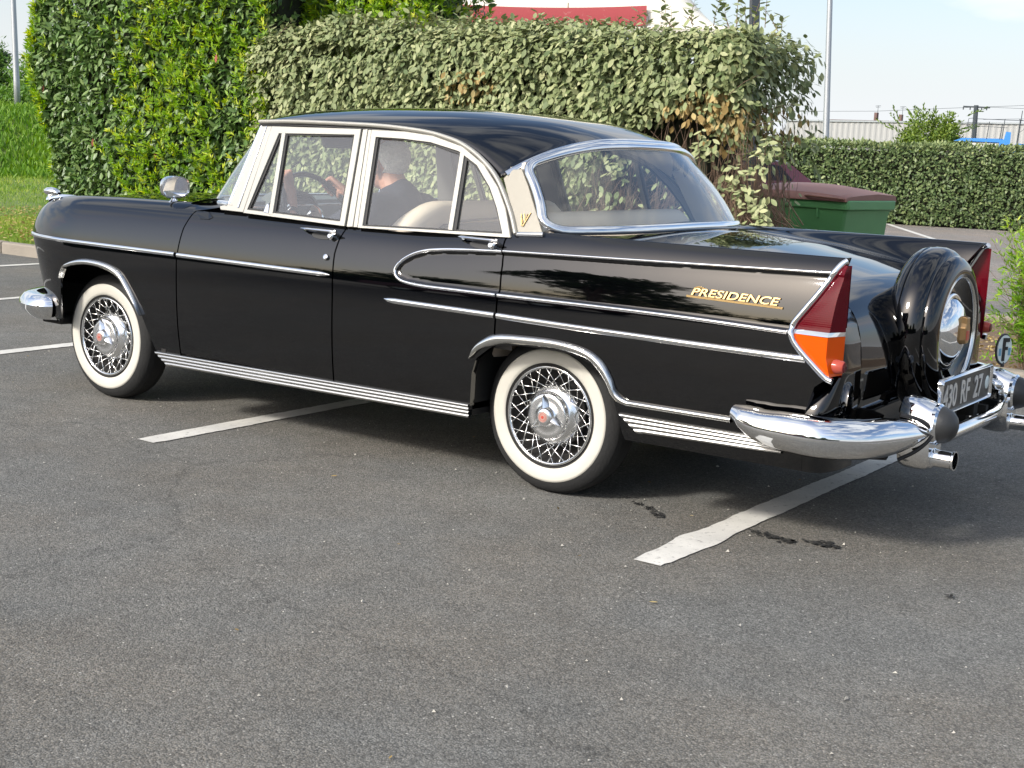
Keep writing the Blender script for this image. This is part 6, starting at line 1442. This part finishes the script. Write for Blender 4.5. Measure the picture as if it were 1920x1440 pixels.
# ---- blue trailer with railings
M['blue'] = simple('bright_blue_paint', (.045, .22, .58), .4); M['offwhite'] = simple('off_white_panel', (.66, .65, .60), .5)
def trailer():
    org = np.array([-5.40, 31.2, 0]); d = np.array([.955, .296, 0]); root = empty('blue_trailer', tuple(org), 'blue transporter trailer with thin railings parked behind the far hedge', 'trailer')
    def pt(s, z, t=0): return (d[0]*s-d[1]*t, d[1]*s+d[0]*t, z)
    b = MB(); o = [(-.83, 1.90), (-.62, 1.985), (.38, 2.0), (.42, 1.90), (-.3, 1.905)]; b.prism([pt(s, z) for s, z in o], [pt(s, z, 1.6) for s, z in o]); b.build('upper_deck', M['blue'], root, smooth=False)
    b = MB(); o = [(-.43, 1.72), (.22, 1.72), (.24, 1.86), (-.40, 1.89)]; b.prism([pt(s, z, .05) for s, z in o], [pt(s, z, 1.5) for s, z in o]); b.build('side_panel', M['offwhite'], root, smooth=False)
    b = MB(); o = [(.30, 1.62), (.62, 1.60), (.56, 1.84), (.56, 2.17), (.44, 2.18), (.40, 1.98), (.30, 1.95)]; b.prism([pt(s, z, -.02) for s, z in o], [pt(s, z, .10) for s, z in o]); b.build('loading_post', M['blue'], root, smooth=False)
    b = MB(); o = [(.62, 1.66), (1.5, 1.66), (1.5, 1.86), (.72, 1.90)]; b.prism([pt(s, z, .2) for s, z in o], [pt(s, z, .9) for s, z in o]); b.build('tail_section', M['blue'], root, smooth=False)
    b = MB(); b.box(pt(.1, 1.25), (2.0, .9, .8)); b.build('chassis', M['under'], root, smooth=False)
    b = MB()
    for s, z0_, z1_ in ((-.36, 1.98, 2.5), (-.02, 1.98, 2.42), (.30, 1.98, 2.38), (.35, 1.98, 2.50), (.72, 1.9, 2.5)): b.tube([pt(s, z0_), pt(s+.03, z1_)], .010, 5)
    for z in (2.36, 2.28): b.tube([pt(-.55, z+.02), pt(.46, z)], .006, 5)
    b.tube([pt(-.34, 2.48), pt(.85, 2.47)], .008, 5); b.tube([pt(-.36, 2.5), pt(-.5, 2.48), pt(-.52, 2.3), pt(-.4, 2.22)], .008, 5); b.tube([pt(.72, 2.5), pt(.88, 2.46), pt(.86, 2.25), pt(.72, 2.15)], .008, 5); b.tube([pt(.74, 1.9), pt(.78, 2.72)], .010, 5)
    b.build('railings', M['darkpole'], root)
    for s in (-.5, .0, .9):
        b = MB(); b.lathe([(0, -.1), (.35, -.1), (.42, -.08), (.42, .1), (0, .1)], pt(s, .42), 'y', 20); b.build('trailer_wheel', M['tyre'], root, angle=40)
trailer()
def power():
    base = np.array([-15.22, 61.69, 0]); root = empty('power_pole', tuple(base), 'distant power line pole with a crossarm above the shed', 'power pole'); b = MB(); b.tube([(0, 0, 0), (-.10, 0, 4.05)], [.14, .11], 8); b.build('pole', M['darkpole'], root)
    b = MB(); b.tube([(-.68, -.1, 3.98), (.50, .2, 3.96)], .035, 6); b.build('crossarm', M['darkpole'], root)
    for s in (-.6, -.3, .2, .42):
        b = MB(); b.tube([(s-.05, s*.25, 3.95), (s-.05, s*.25, 3.83)], .03, 6); b.build('insulator', M['darkpole'], root)
    b = MB()
    for z0_, z1_, xa in ((3.98, 4.7, 8), (3.98, 4.05, 8), (3.4, 3.95, 8), (3.95, 3.45, -9)):
        b.tube([(.3*np.sign(xa), 0, z0_), (xa*.5, .3*xa*.5, (z0_+z1_)/2-.08), (xa, .3*xa, z1_)], .008, 4)
    b.build('wires', M['darkpole'], root)
power()
# ---- what stands behind the camera: it shows only as reflections in the paintwork
M['reflleaf'] = leafmat('car_park_tree_leaf', (.03, .06, .015), (.06, .11, .03), (.12, .17, .05), .5, .3, .2)
GT = 'trees lining the near side of the car park'
rr_ = np.random.default_rng(99)
for k, (x, y, h, rad) in enumerate([(-17, -24, 4.6, 2.4), (-10.5, -26, 5.0, 2.8), (-5.2, -14, 6.4, 2.1), (2.5, -27, 5.2, 3.0), (9.5, -25, 4.6, 2.5), (16, -21, 5, 2.6)]):
    tree('car_park_tree', (x, y, 0), h, rad, ('broad leafy tree at the far left of the row behind the camera', 'wide tree second from the left in the row behind the camera', 'tall loose tree standing closest to the car, behind the camera', 'round tree directly behind the camera', 'small tree right of the one behind the camera', 'leafy tree at the far right of the row behind the camera')[k], M['reflleaf'], 100+k, 2600, .42, 1, .3, GT, clumps=20)

parked((-4.2, -10.5, 0), R(8), 1.0, 'maroon hatchback parked behind the camera, mirrored in the black paintwork')
parked((2.2, -11.5, 0), R(-5), 1.0, 'maroon hatchback parked opposite the tail fins, behind the camera')

# loose grit on the tarmac
M['grit'] = simple('pale_grit', (.42, .40, .35), .9, var=.4, vscale=200)
def grit():
    r_ = np.random.default_rng(77); b = MB()
    for k in range(900):
        x, y = r_.uniform(-3, 5.4), r_.uniform(-3.6, 1.2); s = abs(r_.normal(0, .0022))+.0014; V = np.array([(1, 0, 0), (-.5, .8, 0), (-.6, -.8, 0), (.1, .1, .9)])*s*r_.uniform(.6, 1.4, (4, 3)); a = r_.uniform(0, 6.28)
        Rz = np.array([[math.cos(a), -math.sin(a), 0], [math.sin(a), math.cos(a), 0], [0, 0, 1]]); b.add(V@Rz.T+np.array([x, y, .0045]), [(0, 1, 3), (1, 2, 3), (2, 0, 3)])
    o = b.build('grit', M['grit'], smooth=False, recalc=False); o['kind'] = 'stuff'; tag(o, 'loose pale grit scattered over the tarmac', 'grit')
    n = 60; P = np.stack([r_.uniform(-2, 5, n), r_.uniform(-3, 3.3, n), np.full(n, .008)], 1); D = r_.normal(0, 1, (n, 3)); D[:, 2] = .05; l = r_.uniform(.012, .03, n)
    o = leaves('blown_leaves', P, D, np.tile((0, 0, 1.), (n, 1))+r_.normal(0, .2, (n, 3)), l, l*.4, r_.random(n), M['dry'], leaf_template('oval')); tag(o, 'small dry leaves blown across the tarmac', 'leaves')
grit()

def near_hedge():  # unseen hedge, added for a crisp dark edge in the paint reflections
    org = (-2, -19, 0); root = empty('reflection_hedge', org, 'unseen dark hedge added behind the camera to shape the paint reflections', 'hedge'); r_ = np.random.default_rng(123); n = 9000
    P = np.stack([r_.uniform(-32, 28, n), r_.uniform(-19.6, -18.2, n), r_.uniform(.1, 2.3, n)], 1); P[:, 2] += .25*fnoise(P*np.array([1, 0, 0]), 1.1, 4)*(P[:, 2] > 1.8); D = r_.normal(0, 1, (n, 3)); l = r_.uniform(.2, .4, n)
    leaves('foliage', P, D, r_.normal(0, 1, (n, 3)), l, l*.5, r_.random(n), M['reflleaf'], leaf_template('tri'), root, org)
    b = MB(); b.box((0, 0, 1.0), (60, .9, 2.0)); b.build('shade_core', M['core'], root, smooth=False)
near_hedge()
